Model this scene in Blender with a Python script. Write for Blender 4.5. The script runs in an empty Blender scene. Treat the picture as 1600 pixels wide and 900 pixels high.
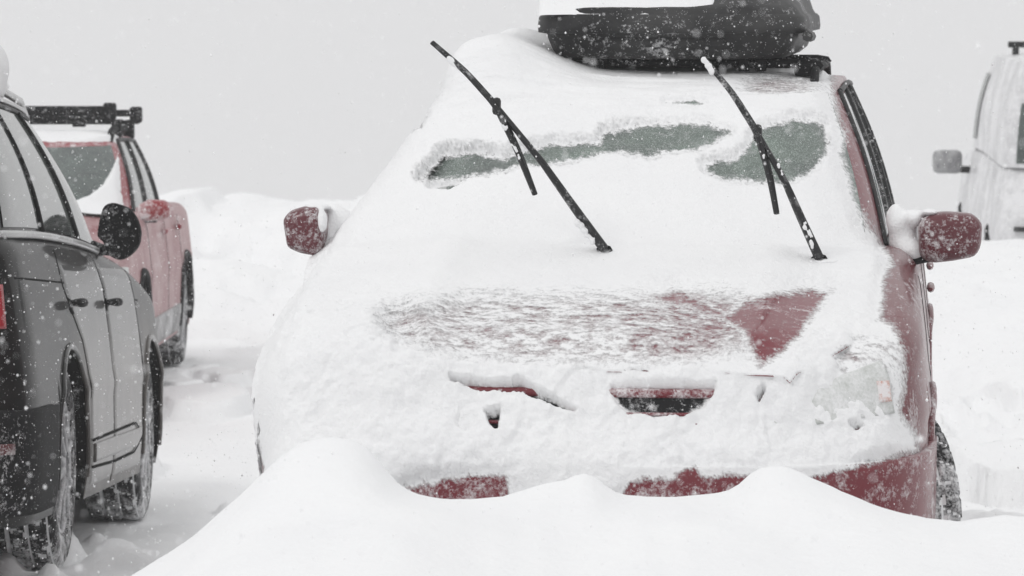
import bpy, math, random
import numpy as np
from mathutils import Matrix, Vector
from mathutils.bvhtree import BVHTree

R = math.radians
rng = np.random.default_rng(7)
random.seed(7)
C = bpy.context.scene.collection
sc = bpy.context.scene

# ---------------------------------------------------------------- camera
CAM_H, FPX, HOR = 1.75, 5427.0, 10.0
PITCH = math.atan((450 - HOR) / FPX)
cd = bpy.data.cameras.new('camera')
cam = bpy.data.objects.new('camera', cd)
C.objects.link(cam)
cam.location = (0, 0, CAM_H)
cam.rotation_euler = (R(90) - PITCH, 0, 0)
cd.sensor_width = 36
cd.lens = FPX / 1600 * 36
cd.clip_start, cd.clip_end = 0.1, 3000
cd.dof.use_dof = True
cd.dof.focus_distance = 10.2
cd.dof.aperture_fstop = 9.0
sc.camera = cam

# ---------------------------------------------------------------- world, sun, exposure
w = bpy.data.worlds.new('World'); sc.world = w; w.use_nodes = True
nt = w.node_tree; nd = nt.nodes; lk = nt.links
bg = nd['Background']
sky = nd.new('ShaderNodeTexSky'); sky.sky_type = 'NISHITA'; sky.sun_disc = False
sky.sun_elevation = R(50); sky.sun_rotation = R(150)
sky.air_density = 1.0; sky.dust_density = 5.0
hsv = nd.new('ShaderNodeHueSaturation'); hsv.inputs['Saturation'].default_value = 0.02
lk.new(sky.outputs[0], hsv.inputs['Color'])
# overcast layer: even grey cloud, brighter towards the zenith
tc = nd.new('ShaderNodeTexCoord'); sx = nd.new('ShaderNodeSeparateXYZ')
lk.new(tc.outputs['Generated'], sx.inputs[0])
rp = nd.new('ShaderNodeValToRGB')
e = rp.color_ramp.elements
e[0].position = 0.0; e[0].color = (0.775, 0.775, 0.78, 1)
e[1].position = 1.0; e[1].color = (1.03, 1.03, 1.035, 1)
k = e.new(0.25); k.color = (0.80, 0.80, 0.805, 1)
lk.new(sx.outputs['Z'], rp.inputs[0])
SKYSTR = 0.1
mul = nd.new('ShaderNodeVectorMath'); mul.operation = 'SCALE'; mul.inputs['Scale'].default_value = 1.0 / SKYSTR
lk.new(rp.outputs[0], mul.inputs[0])
mx = nd.new('ShaderNodeMixRGB'); mx.inputs[0].default_value = 0.96
lk.new(hsv.outputs[0], mx.inputs[1]); lk.new(mul.outputs[0], mx.inputs[2])
lk.new(mx.outputs[0], bg.inputs['Color'])
bg.inputs['Strength'].default_value = SKYSTR

sl = bpy.data.lights.new('sun', 'SUN'); sun = bpy.data.objects.new('sun', sl); C.objects.link(sun)
sl.energy = 0.6; sl.angle = R(14); sl.color = (1, 0.985, 0.97)
sun.rotation_euler = (R(30), R(-38), 0)
vs = sc.view_settings
vs.view_transform = 'Standard'; vs.look = 'None'; vs.gamma = 1; vs.exposure = 0.0; vs.use_curve_mapping = False
try:
    sc.cycles.use_denoising = True
    sc.cycles.volume_bounces = 1
    sc.cycles.max_bounces = 8
    sc.cycles.use_adaptive_sampling = True
    sc.cycles.adaptive_threshold = 0.01
except Exception:
    pass

# ---------------------------------------------------------------- helpers
ct, st_ = math.cos(PITCH), math.sin(PITCH)
def proj(P):
    """world points (n,3) -> photo pixel positions, used only to find where a patch lies on a surface"""
    X, Y, Z = P[..., 0], P[..., 1], P[..., 2] - CAM_H
    dep = Y * ct - Z * st_
    up = Z * ct + Y * st_
    return 800 + FPX * X / dep, 450 - FPX * up / dep
def at(px, py, Y):
    """point at ground distance Y seen at a photo pixel"""
    a = (px - 800) / FPX; b = (450 - py) / FPX
    dy = ct + b * (-st_) * -1 * -1 if False else ct + b * st_
    dz = -st_ + b * ct
    t = Y / dy
    return Vector((a * t, Y, CAM_H + dz * t))

def _h(ix, iy, seed):
    v = (ix * 374761393 + iy * 668265263 + seed * 1442695041) & 0xFFFFFFFF
    v = ((v ^ (v >> 13)) * 1274126177) & 0xFFFFFFFF
    return ((v ^ (v >> 16)) & 0xFFFF) / 65535.0
def vnoise(x, y, seed=0):
    x = np.asarray(x, float); y = np.asarray(y, float)
    ix = np.floor(x).astype(np.int64); iy = np.floor(y).astype(np.int64)
    fx = x - ix; fy = y - iy
    fx = fx * fx * fx * (fx * (fx * 6 - 15) + 10); fy = fy * fy * fy * (fy * (fy * 6 - 15) + 10)
    a = _h(ix, iy, seed); b = _h(ix + 1, iy, seed); c = _h(ix, iy + 1, seed); d = _h(ix + 1, iy + 1, seed)
    return (a + (b - a) * fx) * (1 - fy) + (c + (d - c) * fx) * fy * 1.0 if False else (a * (1 - fx) + b * fx) * (1 - fy) + (c * (1 - fx) + d * fx) * fy
def fbm(x, y, seed=0, octv=4, gain=0.5):
    s = 0; a = 1; n = 0
    for o in range(octv):
        cx, sx_ = math.cos(o * 1.1 + .3), math.sin(o * 1.1 + .3)
        s = s + a * vnoise((x * cx - y * sx_) * 2 ** o + 17.3 * o, (x * sx_ + y * cx) * 2 ** o + 5.1 * o, seed + o)
        n += a; a *= gain
    return s / n * 2 - 1
def sstep(a, b, x):
    t = np.clip((np.asarray(x, float) - a) / (b - a), 0, 1); return t * t * (3 - 2 * t)
def poly_sd(px, py, poly):
    """signed distance to a polygon, positive inside"""
    P = np.array(poly, float); n = len(P)
    d = np.full(px.shape, 1e9); inside = np.zeros(px.shape, bool)
    for i in range(n):
        x0, y0 = P[i]; x1, y1 = P[(i + 1) % n]
        ex, ey = x1 - x0, y1 - y0
        t = np.clip(((px - x0) * ex + (py - y0) * ey) / (ex * ex + ey * ey + 1e-9), 0, 1)
        d = np.minimum(d, np.hypot(px - x0 - t * ex, py - y0 - t * ey))
        c = ((y0 > py) != (y1 > py)) & (px < ex * (py - y0) / (ey if abs(ey) > 1e-9 else 1e-9) + x0)
        inside ^= c
    return np.where(inside, d, -d)
def line_d(px, py, pts):
    d = np.full(px.shape, 1e9)
    for i in range(len(pts) - 1):
        x0, y0 = pts[i]; x1, y1 = pts[i + 1]
        ex, ey = x1 - x0, y1 - y0
        t = np.clip(((px - x0) * ex + (py - y0) * ey) / (ex * ex + ey * ey + 1e-9), 0, 1)
        d = np.minimum(d, np.hypot(px - x0 - t * ex, py - y0 - t * ey))
    return d

class MB:
    """collects shapes for ONE mesh object"""
    def __init__(s):
        s.v = []; s.f = []; s.mi = []; s.n = 0
    def add(s, V, F, mi=0):
        V = np.asarray(V, float).reshape(-1, 3)
        s.v.append(V)
        F = np.asarray(F, np.int64)
        s.f.append(F + s.n); s.mi.append(np.full(len(F), mi) if np.isscalar(mi) else np.asarray(mi))
        s.n += len(V)
    def grid(s, P, cu=False, cv=False, keep=None, mi=0, flip=False):
        P = np.asarray(P, float); a, b = P.shape[:2]
        I = np.arange(a * b).reshape(a, b)
        if cu: I = np.vstack([I, I[:1]])
        if cv: I = np.hstack([I, I[:, :1]])
        F = np.stack([I[:-1, :-1], I[1:, :-1], I[1:, 1:], I[:-1, 1:]], -1)
        if flip: F = F[..., ::-1]
        if keep is not None:
            F = F[keep]
            if not np.isscalar(mi): mi = mi[keep]
        elif not np.isscalar(mi): mi = mi.reshape(-1)
        s.add(P.reshape(-1, 3), F.reshape(-1, 4), mi)
    def box(s, c, size, rot=None, bev=0.0):
        """box with softened edges: a subdivided rounded cube"""
        n = 2 if bev > 0 else 0
        h = np.array(size, float) / 2
        sgn = []
        ks = [(-1, 0), (-1, 1), (1, 1), (1, 0)] if bev > 0 else [(-1, 0), (1, 0)]
        def coord(kk, hh): return kk[0] * (hh - bev * (1 - kk[1] * 0)) if False else kk[0] * (hh - (0 if kk[1] == 0 else bev))
        m = len(ks)
        pts = {}; V = []
        def vid(i, j, k):
            if (i, j, k) in pts: return pts[(i, j, k)]
            p = np.array([coord(ks[i], h[0]), coord(ks[j], h[1]), coord(ks[k], h[2])])
            if bev > 0:
                q = np.clip(p, -(h - bev), h - bev); d = p - q; L = np.linalg.norm(d)
                if L > bev: p = q + d / L * bev
            pts[(i, j, k)] = len(V); V.append(p); return pts[(i, j, k)]
        F = []
        for ax in range(3):
            for e_ in (0, m - 1):
                for i in range(m - 1):
                    for j in range(m - 1):
                        q = []
                        for (a, b) in ((i, j), (i + 1, j), (i + 1, j + 1), (i, j + 1)):
                            idx = [0, 0, 0]; idx[ax] = e_; idx[(ax + 1) % 3] = a; idx[(ax + 2) % 3] = b
                            q.append(vid(*idx))
                        if e_ == 0: q = q[::-1]
                        F.append(q)
        V = np.array(V)
        if rot is not None: V = V @ np.array(rot.to_3x3()).T
        s.add(V + np.array(c, float), F)
    def tube(s, pts, r, n=8, flat=1.0, up=(0, 0, 1), cap=True):
        P = np.array(pts, float); m = len(P)
        rr = np.full(m, r) if np.isscalar(r) else np.array(r, float)
        T = np.gradient(P, axis=0); T /= np.linalg.norm(T, axis=1)[:, None] + 1e-12
        U = np.cross(T, np.array(up, float)); L = np.linalg.norm(U, axis=1)
        U[L < 1e-3] = (1, 0, 0); U /= np.linalg.norm(U, axis=1)[:, None]
        W = np.cross(U, T)
        a = np.arange(n) / n * 2 * math.pi
        G = P[:, None] + rr[:, None, None] * (np.cos(a)[None, :, None] * U[:, None] + flat * np.sin(a)[None, :, None] * W[:, None])
        s.grid(G, cv=True)
        if cap:
            for e_, fl in ((0, False), (m - 1, True)):
                ring = G[e_]; V = np.vstack([ring, ring.mean(0)[None]])
                F = [[i, (i + 1) % n, n, n] for i in range(n)]
                s.add(V, [f if not fl else f[::-1] for f in F])
    def build(s, name, mats, parent=None, smooth=True, label=None):
        V = np.vstack(s.v); F = np.vstack(s.f); mi = np.concatenate(s.mi)
        if not isinstance(mats, (list, tuple)): mats = [mats]
        tri = (F[:, 2] == F[:, 3]) | (F[:, 0] == F[:, 1])
        F = np.where((F[:, 0] == F[:, 1])[:, None], np.roll(F, -1, axis=1), F)
        cnt = np.where(tri, 3, 4)
        starts = np.concatenate([[0], np.cumsum(cnt)[:-1]])
        mask = np.ones(F.shape, bool); mask[tri, 3] = False
        loops = F[mask]
        me = bpy.data.meshes.new(name)
        me.vertices.add(len(V)); me.vertices.foreach_set('co', V.astype(np.float32).ravel())
        me.loops.add(len(loops)); me.loops.foreach_set('vertex_index', loops.astype(np.int32))
        me.polygons.add(len(F)); me.polygons.foreach_set('loop_start', starts.astype(np.int32))
        me.polygons.foreach_set('material_index', mi.astype(np.int32))
        me.polygons.foreach_set('use_smooth', np.full(len(F), smooth))
        for m in mats: me.materials.append(m)
        me.update(calc_edges=True); me.validate()
        o = bpy.data.objects.new(name, me); C.objects.link(o)
        if parent is not None: o.parent = parent
        if label: o['label'] = label
        if smooth == 'auto': pass
        return o

def tag(o, label=None, cat=None, group=None, kind=None):
    if label: o['label'] = label
    if cat: o['category'] = cat
    if group: o['group'] = group
    if kind: o['kind'] = kind
    return o
def empty(name, M):
    o = bpy.data.objects.new(name, None); C.objects.link(o); o.matrix_world = M; o.empty_display_size = .3
    return o

# ---------------------------------------------------------------- materials
def mat(name):
    m = bpy.data.materials.new(name); m.use_nodes = True
    n = m.node_tree.nodes; b = n['Principled BSDF']
    return m, n, m.node_tree.links, b
def coords(n, l, scale=(1, 1, 1), rot=(0, 0, 0)):
    t = n.new('ShaderNodeTexCoord'); mp = n.new('ShaderNodeMapping')
    mp.inputs['Scale'].default_value = scale; mp.inputs['Rotation'].default_value = rot
    l.new(t.outputs['Object'], mp.inputs[0]); return mp.outputs[0]
def noise(n, l, vec, scale, detail=4, rough=.55):
    t = n.new('ShaderNodeTexNoise'); t.inputs['Scale'].default_value = scale
    t.inputs['Detail'].default_value = detail; t.inputs['Roughness'].default_value = rough
    l.new(vec, t.inputs['Vector']); return t.outputs['Fac']
def ramp(n, l, fac, a, b, c0=(0, 0, 0, 1), c1=(1, 1, 1, 1)):
    r = n.new('ShaderNodeValToRGB'); r.color_ramp.elements[0].position = a; r.color_ramp.elements[1].position = b
    r.color_ramp.elements[0].color = c0; r.color_ramp.elements[1].color = c1
    l.new(fac, r.inputs[0]); return r.outputs[0]
def math_(n, l, op, a, b):
    m = n.new('ShaderNodeMath'); m.operation = op
    for i, q in enumerate((a, b)):
        if isinstance(q, (int, float)): m.inputs[i].default_value = q
        else: l.new(q, m.inputs[i])
    return m.outputs[0]
SNOW = (.875, .88, .885, 1)
def snow_mat(name, bump=.25, scale=60, dist=.004, col=SNOW):
    m, n, l, b = mat(name)
    b.inputs['Roughness'].default_value = .75
    b.inputs['Specular IOR Level'].default_value = .2
    v = coords(n, l)
    f2 = noise(n, l, v, 3.0, 3)
    l.new(ramp(n, l, f2, .3, .7, (col[0] * .97, col[1] * .97, col[2] * .975, 1), col), b.inputs['Base Color'])
    f = noise(n, l, v, scale, 6, .65)
    bp = n.new('ShaderNodeBump'); bp.inputs['Strength'].default_value = bump; bp.inputs['Distance'].default_value = dist
    l.new(f, bp.inputs['Height']); l.new(bp.outputs[0], b.inputs['Normal'])
    return m
def paint_mat(name, col, frost=.5, coat=.6, rough=.35, streak=(1, 1, 1), rot=(0, 0, 0), spec=.35, fscale=14, metal=0.0,
              fcol=(.82, .82, .83, 1), soft=.12, fmax=.9, dirt=None, coat_r=.08):
    """car paint with frost and blown snow stuck to it; frost = share of the paint that is covered"""
    m, n, l, b = mat(name)
    v = coords(n, l, streak, rot)
    big = noise(n, l, v, 2.2, 3, .5)
    fine = noise(n, l, v, fscale, 8, .7)
    grain = noise(n, l, coords(n, l), 130, 2, .6)
    s = math_(n, l, 'ADD', math_(n, l, 'MULTIPLY', big, .35), math_(n, l, 'MULTIPLY', fine, .45))
    s = math_(n, l, 'ADD', s, math_(n, l, 'MULTIPLY', grain, .2))
    c = .5 - (frost - .5) * .42
    f = ramp(n, l, s, c - soft / 2, c + soft / 2, (0, 0, 0, 1), (fmax, fmax, fmax, 1))
    # single flakes stuck on the paint
    vo = n.new('ShaderNodeTexVoronoi'); vo.inputs['Scale'].default_value = 120
    l.new(coords(n, l), vo.inputs['Vector'])
    fl = ramp(n, l, vo.outputs['Distance'], .08, .19, (.75, .75, .75, 1), (0, 0, 0, 1))
    pick = ramp(n, l, noise(n, l, coords(n, l), 38, 2, .5), .52, .57)
    fl = math_(n, l, 'MULTIPLY', fl, pick)
    f = math_(n, l, 'MAXIMUM', f, fl)
    base = n.new('ShaderNodeMixRGB'); l.new(f, base.inputs[0]); base.inputs[2].default_value = fcol
    base.inputs[1].default_value = (*col, 1)
    if dirt:
        dm = n.new('ShaderNodeMixRGB'); l.new(ramp(n, l, noise(n, l, v, 5, 6, .65), .35, .65), dm.inputs[0])
        dm.inputs[1].default_value = (*col, 1); dm.inputs[2].default_value = (*dirt, 1); l.new(dm.outputs[0], base.inputs[1])
    l.new(base.outputs[0], b.inputs['Base Color'])
    l.new(ramp(n, l, f, 0, 1, (rough,) * 3 + (1,), (.85,) * 3 + (1,)), b.inputs['Roughness'])
    l.new(ramp(n, l, f, 0, .6, (coat,) * 3 + (1,), (0, 0, 0, 1)), b.inputs['Coat Weight'])
    b.inputs['Coat Roughness'].default_value = coat_r
    b.inputs['Specular IOR Level'].default_value = spec
    b.inputs['Metallic'].default_value = metal
    bp = n.new('ShaderNodeBump'); bp.inputs['Strength'].default_value = .5; bp.inputs['Distance'].default_value = .003
    l.new(f, bp.inputs['Height']); l.new(bp.outputs[0], b.inputs['Normal'])
    return m
def glass_mat(name, col=(.03, .04, .04), rough=.06, frost=0.0, spec=.5):
    m, n, l, b = mat(name)
    v = coords(n, l)
    g = ramp(n, l, noise(n, l, v, 300, 3, .8), .60 - frost, .78 - frost, (*col, 1), (.50, .52, .51, 1))
    big = ramp(n, l, noise(n, l, v, 5, 3), .3, .7, (.9, .9, .9, 1), (1.5, 1.6, 1.5, 1))
    mm = n.new('ShaderNodeMixRGB'); mm.blend_type = 'MULTIPLY'; mm.inputs[0].default_value = 1
    l.new(g, mm.inputs[1]); l.new(big, mm.inputs[2]); l.new(mm.outputs[0], b.inputs['Base Color'])
    b.inputs['Roughness'].default_value = rough; b.inputs['Specular IOR Level'].default_value = spec
    return m

M_snow_ground = snow_mat('snow ground', .35, 22, .02)
M_snow_cover = snow_mat('snow blown', .8, 110, .006, (.885, .888, .893, 1))
def film(m):
    """where the blown snow is thin the surface below shows through its grains"""
    n = m.node_tree.nodes; l = m.node_tree.links; b = n['Principled BSDF']
    at_ = n.new('ShaderNodeAttribute'); at_.attribute_name = 'cover'
    f1 = noise(n, l, coords(n, l), 90, 6, .75); f2 = noise(n, l, coords(n, l, (1, 2.2, 2.2)), 24, 5, .65)
    a = math_(n, l, 'ADD', at_.outputs['Fac'], math_(n, l, 'MULTIPLY', math_(n, l, 'SUBTRACT', f1, .5), 1.5))
    a = math_(n, l, 'ADD', a, math_(n, l, 'MULTIPLY', math_(n, l, 'SUBTRACT', f2, .5), 1.1))
    sure = ramp(n, l, at_.outputs['Fac'], .80, .97)
    a = math_(n, l, 'MAXIMUM', ramp(n, l, a, .08, .92), sure)
    l.new(a, b.inputs['Alpha'])
M_snow_lump = snow_mat('snow lump', .5, 50, .01)
M_snow_film = snow_mat('snow blown thin', .8, 110, .006, (.885, .888, .893, 1)); film(M_snow_film)
M_red = paint_mat('red paint under frost', (.145, .007, .016), frost=.38, coat=.45, fscale=20)
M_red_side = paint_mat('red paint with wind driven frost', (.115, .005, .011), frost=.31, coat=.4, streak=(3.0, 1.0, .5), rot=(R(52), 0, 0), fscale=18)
M_red_hood = paint_mat('red bonnet paint', (.150, .006, .016), frost=.26, coat=.5, streak=(.5, 1.4, 1), rot=(0, 0, R(25)), fscale=16)
def hood_film(m):
    """thin film of frost that thickens towards one side of the bonnet"""
    n = m.node_tree.nodes; l = m.node_tree.links; b = n['Principled BSDF']
    src = b.inputs['Base Color'].links[0].from_socket
    t = n.new('ShaderNodeTexCoord'); s3 = n.new('ShaderNodeSeparateXYZ'); l.new(t.outputs['Object'], s3.inputs[0])
    gx_ = ramp(n, l, math_(n, l, 'ADD', math_(n, l, 'MULTIPLY', s3.outputs['X'], -1.0), .5), .0, .5)
    f1 = noise(n, l, coords(n, l, (1.0, 1.8, 1), (0, 0, R(30))), 22, 8, .75)
    f = math_(n, l, 'MULTIPLY', ramp(n, l, f1, .30, .60), gx_)
    mx_ = n.new('ShaderNodeMixRGB'); l.new(f, mx_.inputs[0]); l.new(src, mx_.inputs[1]); mx_.inputs[2].default_value = (.80, .79, .79, 1)
    l.new(mx_.outputs[0], b.inputs['Base Color'])
M_red_mirror = paint_mat('red mirror shell', (.095, .011, .018), frost=.40, coat=.4, fscale=30)
M_red_far = paint_mat('faded red paint', (.26, .03, .04), frost=.40, coat=.2, fscale=25)
M_red_far_side = paint_mat('red doors caked in thin snow', (.20, .012, .02), frost=.40, coat=.1, fscale=6, soft=.35, fmax=.85, fcol=(.74, .68, .68, 1))
M_suv = paint_mat('dark grey suv paint', (.007, .007, .007), frost=.05, coat=.32, rough=.5, spec=.05, fscale=45, dirt=(.014, .0135, .013), coat_r=.05)
def salt_sheen(m, col=(.135, .122, .111)):
    """snow reflection painted in with road salt, palest low and ahead of rear wheel"""
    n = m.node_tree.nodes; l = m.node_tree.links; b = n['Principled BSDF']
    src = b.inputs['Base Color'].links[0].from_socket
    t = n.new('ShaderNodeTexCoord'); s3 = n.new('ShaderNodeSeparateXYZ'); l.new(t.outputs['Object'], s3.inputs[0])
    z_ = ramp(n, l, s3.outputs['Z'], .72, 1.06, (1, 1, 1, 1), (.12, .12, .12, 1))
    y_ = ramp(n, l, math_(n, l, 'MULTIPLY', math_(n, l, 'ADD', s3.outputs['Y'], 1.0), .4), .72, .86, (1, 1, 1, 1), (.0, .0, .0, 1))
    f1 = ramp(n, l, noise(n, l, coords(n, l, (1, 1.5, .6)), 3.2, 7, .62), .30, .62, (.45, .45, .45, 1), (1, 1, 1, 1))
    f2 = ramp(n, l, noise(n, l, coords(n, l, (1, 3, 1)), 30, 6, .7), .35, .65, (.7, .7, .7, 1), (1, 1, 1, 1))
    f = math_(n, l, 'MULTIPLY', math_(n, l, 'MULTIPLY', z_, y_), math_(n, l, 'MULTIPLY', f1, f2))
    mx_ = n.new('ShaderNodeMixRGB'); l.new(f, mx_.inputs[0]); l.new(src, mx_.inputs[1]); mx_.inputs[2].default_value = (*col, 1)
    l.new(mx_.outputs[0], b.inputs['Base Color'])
salt_sheen(M_suv)
M_red_c3m = paint_mat('red mirror shell, farther car', (.26, .025, .03), frost=.42, coat=.2, fscale=30)
M_suv_door = paint_mat('dark grey door paint with road salt and painted sheen', (.012, .012, .012), frost=.10, coat=.5, rough=.4, spec=.12, fscale=40, dirt=(.02, .02, .019), coat_r=.05); salt_sheen(M_suv_door)
M_black = paint_mat('black plastic with flakes', (.015, .015, .016), frost=.24, coat=.0, spec=.08, rough=.65, fscale=40)
M_black_clean = paint_mat('black trim', (.012, .012, .013), frost=.24, coat=0, rough=.5, fscale=40)
M_box = paint_mat('black roof box plastic', (.016, .016, .017), frost=.26, coat=0, rough=.5, fscale=30, dirt=(.048, .048, .048), spec=.2)
M_chrome = paint_mat('dull window trim', (.45, .45, .45), frost=.3, coat=.2, rough=.3, metal=.3)
M_wiper = paint_mat('wiper rubber with ice', (.016, .016, .017), frost=.33, coat=0, rough=.5, fscale=14)
M_rubber = paint_mat('tyre rubber', (.022, .022, .023), frost=.40, coat=0, rough=.8, spec=.2, fscale=22)
M_rim = paint_mat('alloy rim with slush', (.32, .32, .33), frost=.42, coat=0, rough=.4, fscale=12, metal=.3)
M_under = paint_mat('dark underside', (.012, .012, .012), frost=.22, coat=0, rough=.9, spec=.1)
M_glass = glass_mat('windscreen glass', (.075, .092, .085), .3, .085, .3)
M_glass_side = glass_mat('side window glass', (.10, .105, .105), .05, .0, .9)
M_glass_far = glass_mat('far window glass', (.05, .06, .06), .2, .06, .3)
M_van = paint_mat('white van paint', (.58, .58, .59), frost=.5, coat=.2)
M_van_mirror = paint_mat('grey van mirror caked in snow', (.035, .035, .04), frost=.34, coat=0, soft=.5)
M_lamp = paint_mat('frosted lamp lens', (.26, .29, .25), frost=.62, coat=.6, rough=.2, fscale=16, soft=.3)
M_amber = paint_mat('amber indicator lens', (.50, .15, .07), frost=.58, coat=.6, rough=.2, fscale=30)
M_tail = paint_mat('red tail lamp lens', (.42, .03, .04), frost=.2, coat=.6, rough=.2)
M_reflector = paint_mat('dull red reflector', (.10, .012, .015), frost=.35, coat=.2)
M_clad = paint_mat('grey lower cladding under slush', (.05, .045, .045), frost=.48, coat=0, rough=.8, fscale=10, soft=.3)
M_seam = paint_mat('door seam rubber', (.01, .01, .01), frost=.1, coat=0, rough=.9, spec=.1)

# ---------------------------------------------------------------- ground
def ridge_z(X):
    """height of the drift crest in front of the red car, by its lateral place (8.7 m out)"""
    px = np.array([-400, 0, 120, 200, 300, 380, 440, 480, 520, 560, 585, 600, 620, 645, 680, 730, 790, 830, 860, 885, 905, 925, 945, 970, 1010, 1060, 1120, 1150, 1172, 1190, 1215, 1245, 1290, 1330, 1380, 1420, 1460, 1500, 1530, 1560, 1600, 1750, 2100])
    py = np.array([1080, 990, 938, 900, 830, 760, 702, 678, 670, 676, 695, 716, 742, 760, 769, 772, 768, 757, 750, 749, 738, 741, 758, 773, 777, 778, 775, 768, 748, 737, 732, 738, 757, 774, 793, 802, 808, 809, 801, 795, 797, 805, 830])
    x = (px - 800) / (FPX / 8.7)
    z = CAM_H - (py - HOR) / (FPX / 8.7)
    return np.interp(X, x, z)
def ground_z(X, Y):
    X = np.asarray(X, float); Y = np.asarray(Y, float)
    base = np.interp(Y, [-500, 5, 9.5, 11, 12.7, 15.4, 17, 19, 22, 30, 36, 60, 120, 600],
                        [-.1, .0, .0, -.10, -.31, -.54, -.56, -.46, -.52, -.66, -.84, -3.4, -12, -60])
    right = sstep(1.25, 1.7, X)
    base = base + right * np.interp(Y, [8, 9.5, 11, 13, 15, 17, 19], [0, .03, -.06, -.05, .02, .03, 0])
    # bank behind the lot on the left
    bank = sstep(23.0, 28.2, Y) * (1 - sstep(29.5, 36, Y)) * (1 - sstep(-.6, 2.6, X))
    base = base + bank * (.74 + .05 * fbm(X * .8, Y * .3, 11))
    base = base + bank * (1.12 - bank) * .9 * fbm(X * 1.3, Y * .7, 12, 5)
    rb = sstep(14.5, 24.0, Y) * (1 - sstep(24.6, 27, Y)) * sstep(1.6, 2.8, X)
    base = base + rb * (.635 + .05 * fbm(X * 1.2, Y * .5, 14, 4)) + rb * (1.08 - rb) * .45 * fbm(X * 1.5, Y * .8, 15, 5)
    lump = .018 * fbm(X * 2.2, Y * 1.1, 3, 5) + .05 * fbm(X * .6, Y * .35, 4, 3)
    base = base + lump * sstep(9.5, 12, Y)
    # trodden chunks: at the right of the car and in the lane
    ch = sstep(.12, .30, fbm(X * 2.6, Y * 1.2, 21, 3)) 
    rr = sstep(1.3, 1.6, X) * sstep(10.6, 11.6, Y) * (1 - sstep(17, 19.0, Y))
    base = base + .17 * ch * rr + .05 * fbm(X * 6, Y * 3, 27, 3) * rr
    ch2 = sstep(.15, .28, fbm(X * 2.2, Y * 1.0, 23, 3))
    base = base + .10 * ch2 * sstep(11, 13, Y) * (1 - sstep(19, 23, Y)) * (1 - right)
    ch3 = sstep(.1, .35, fbm(X * 1.3, Y * .9, 33, 3))
    base = base + .12 * ch3 * sstep(22, 24.5, Y) * (1 - sstep(28, 31, Y)) * (1 - sstep(-1, 1, X))
    # the wheels' slots beside the suv
    lane = np.exp(-((X + 1.22) / .14) ** 2) * sstep(10, 12, Y) * (1 - sstep(17, 19, Y))
    base = base - .05 * lane
    # drift in front of the red car
    cr = 8.62 + .10 * np.sin(X * 3.1)
    rz = ridge_z(X)
    rz_s = (ridge_z(X - .12) + ridge_z(X + .12) + ridge_z(X - .22) + ridge_z(X + .22)) / 4
    t = cr - Y
    front = np.where(t > 0, 1, 0)
    soft = np.clip(t / .5, 0, 1)
    zf = (rz * (1 - soft) + rz_s * soft) - .10 * np.clip(t, 0, 9) ** 1.25 * .9
    zf = np.maximum(zf, .1 + .03 * fbm(X, Y, 5))
    back = np.clip(-t, 0, 900)
    # behind the crest: drops down a lee face
    fall = rz - .5 * sstep(0, .9, back) * np.maximum(rz - base, 0) * 2.0
    zb = np.maximum(base, rz - back * (.35 + 1.1 * sstep(.0, .5, back)))
    z = np.where(t > 0, zf, zb)
    z = z + .008 * fbm(X * 3, Y * 2, 8, 3) * sstep(6, 8, Y)
    return z
def axis(lo, hi, step, far, grow=1.12):
    a = list(np.arange(lo, hi, step)); s = step; v = a[-1]
    while v < far: s *= grow; v += s; a.append(v)
    s = step; v = lo; b = []
    while v > -far: s *= grow; v -= s; b.append(v)
    return np.array(b[::-1] + a)
gx = axis(-4.6, 3.6, .026, 500)
gy_near = np.concatenate([-np.geomspace(500, 3, 20), np.arange(0, 7.2, .3), np.arange(7.2, 10.5, .02), np.arange(10.5, 22, .04), np.arange(22, 38, .10), np.geomspace(38.2, 600, 50)])
GX, GY = np.meshgrid(gx, gy_near, indexing='ij')
GZ = ground_z(GX, GY)
mb = MB(); mb.grid(np.stack([GX, GY, GZ], -1))
g = mb.build('snow_ground', M_snow_ground)
tag(g, kind='structure', label='snow covered lot with drift in front of the red car', cat='ground')

# ---------------------------------------------------------------- generic car body
def resample(P, n):
    d = np.concatenate([[0], np.cumsum(np.linalg.norm(np.diff(P, axis=0), axis=1))])
    t = np.linspace(0, d[-1], n)
    return np.stack([np.interp(t, d, P[:, i]) for i in range(P.shape[1])], 1)
def half_outline(W, y0, y1, af, ar, nf, nr, bow=0.0, mid_bulge=0.0):
    """right half of a rounded plan outline from front centre to rear centre"""
    ph = np.linspace(0, math.pi / 2, 400)
    xf = W * np.sin(ph) ** (2 / nf); yf = y0 + af - af * np.cos(ph) ** (2 / nf)
    xr = W * np.sin(ph[::-1]) ** (2 / nr); yr = y1 - ar + ar * np.cos(ph[::-1]) ** (2 / nr)
    P = np.concatenate([np.stack([xf, yf], 1), np.stack([xr, yr], 1)])
    P[:, 1] += bow * (P[:, 0] / W) ** 2 * np.clip(1 - (P[:, 1] - y0) / 1.2, 0, 1)
    return P

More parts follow.
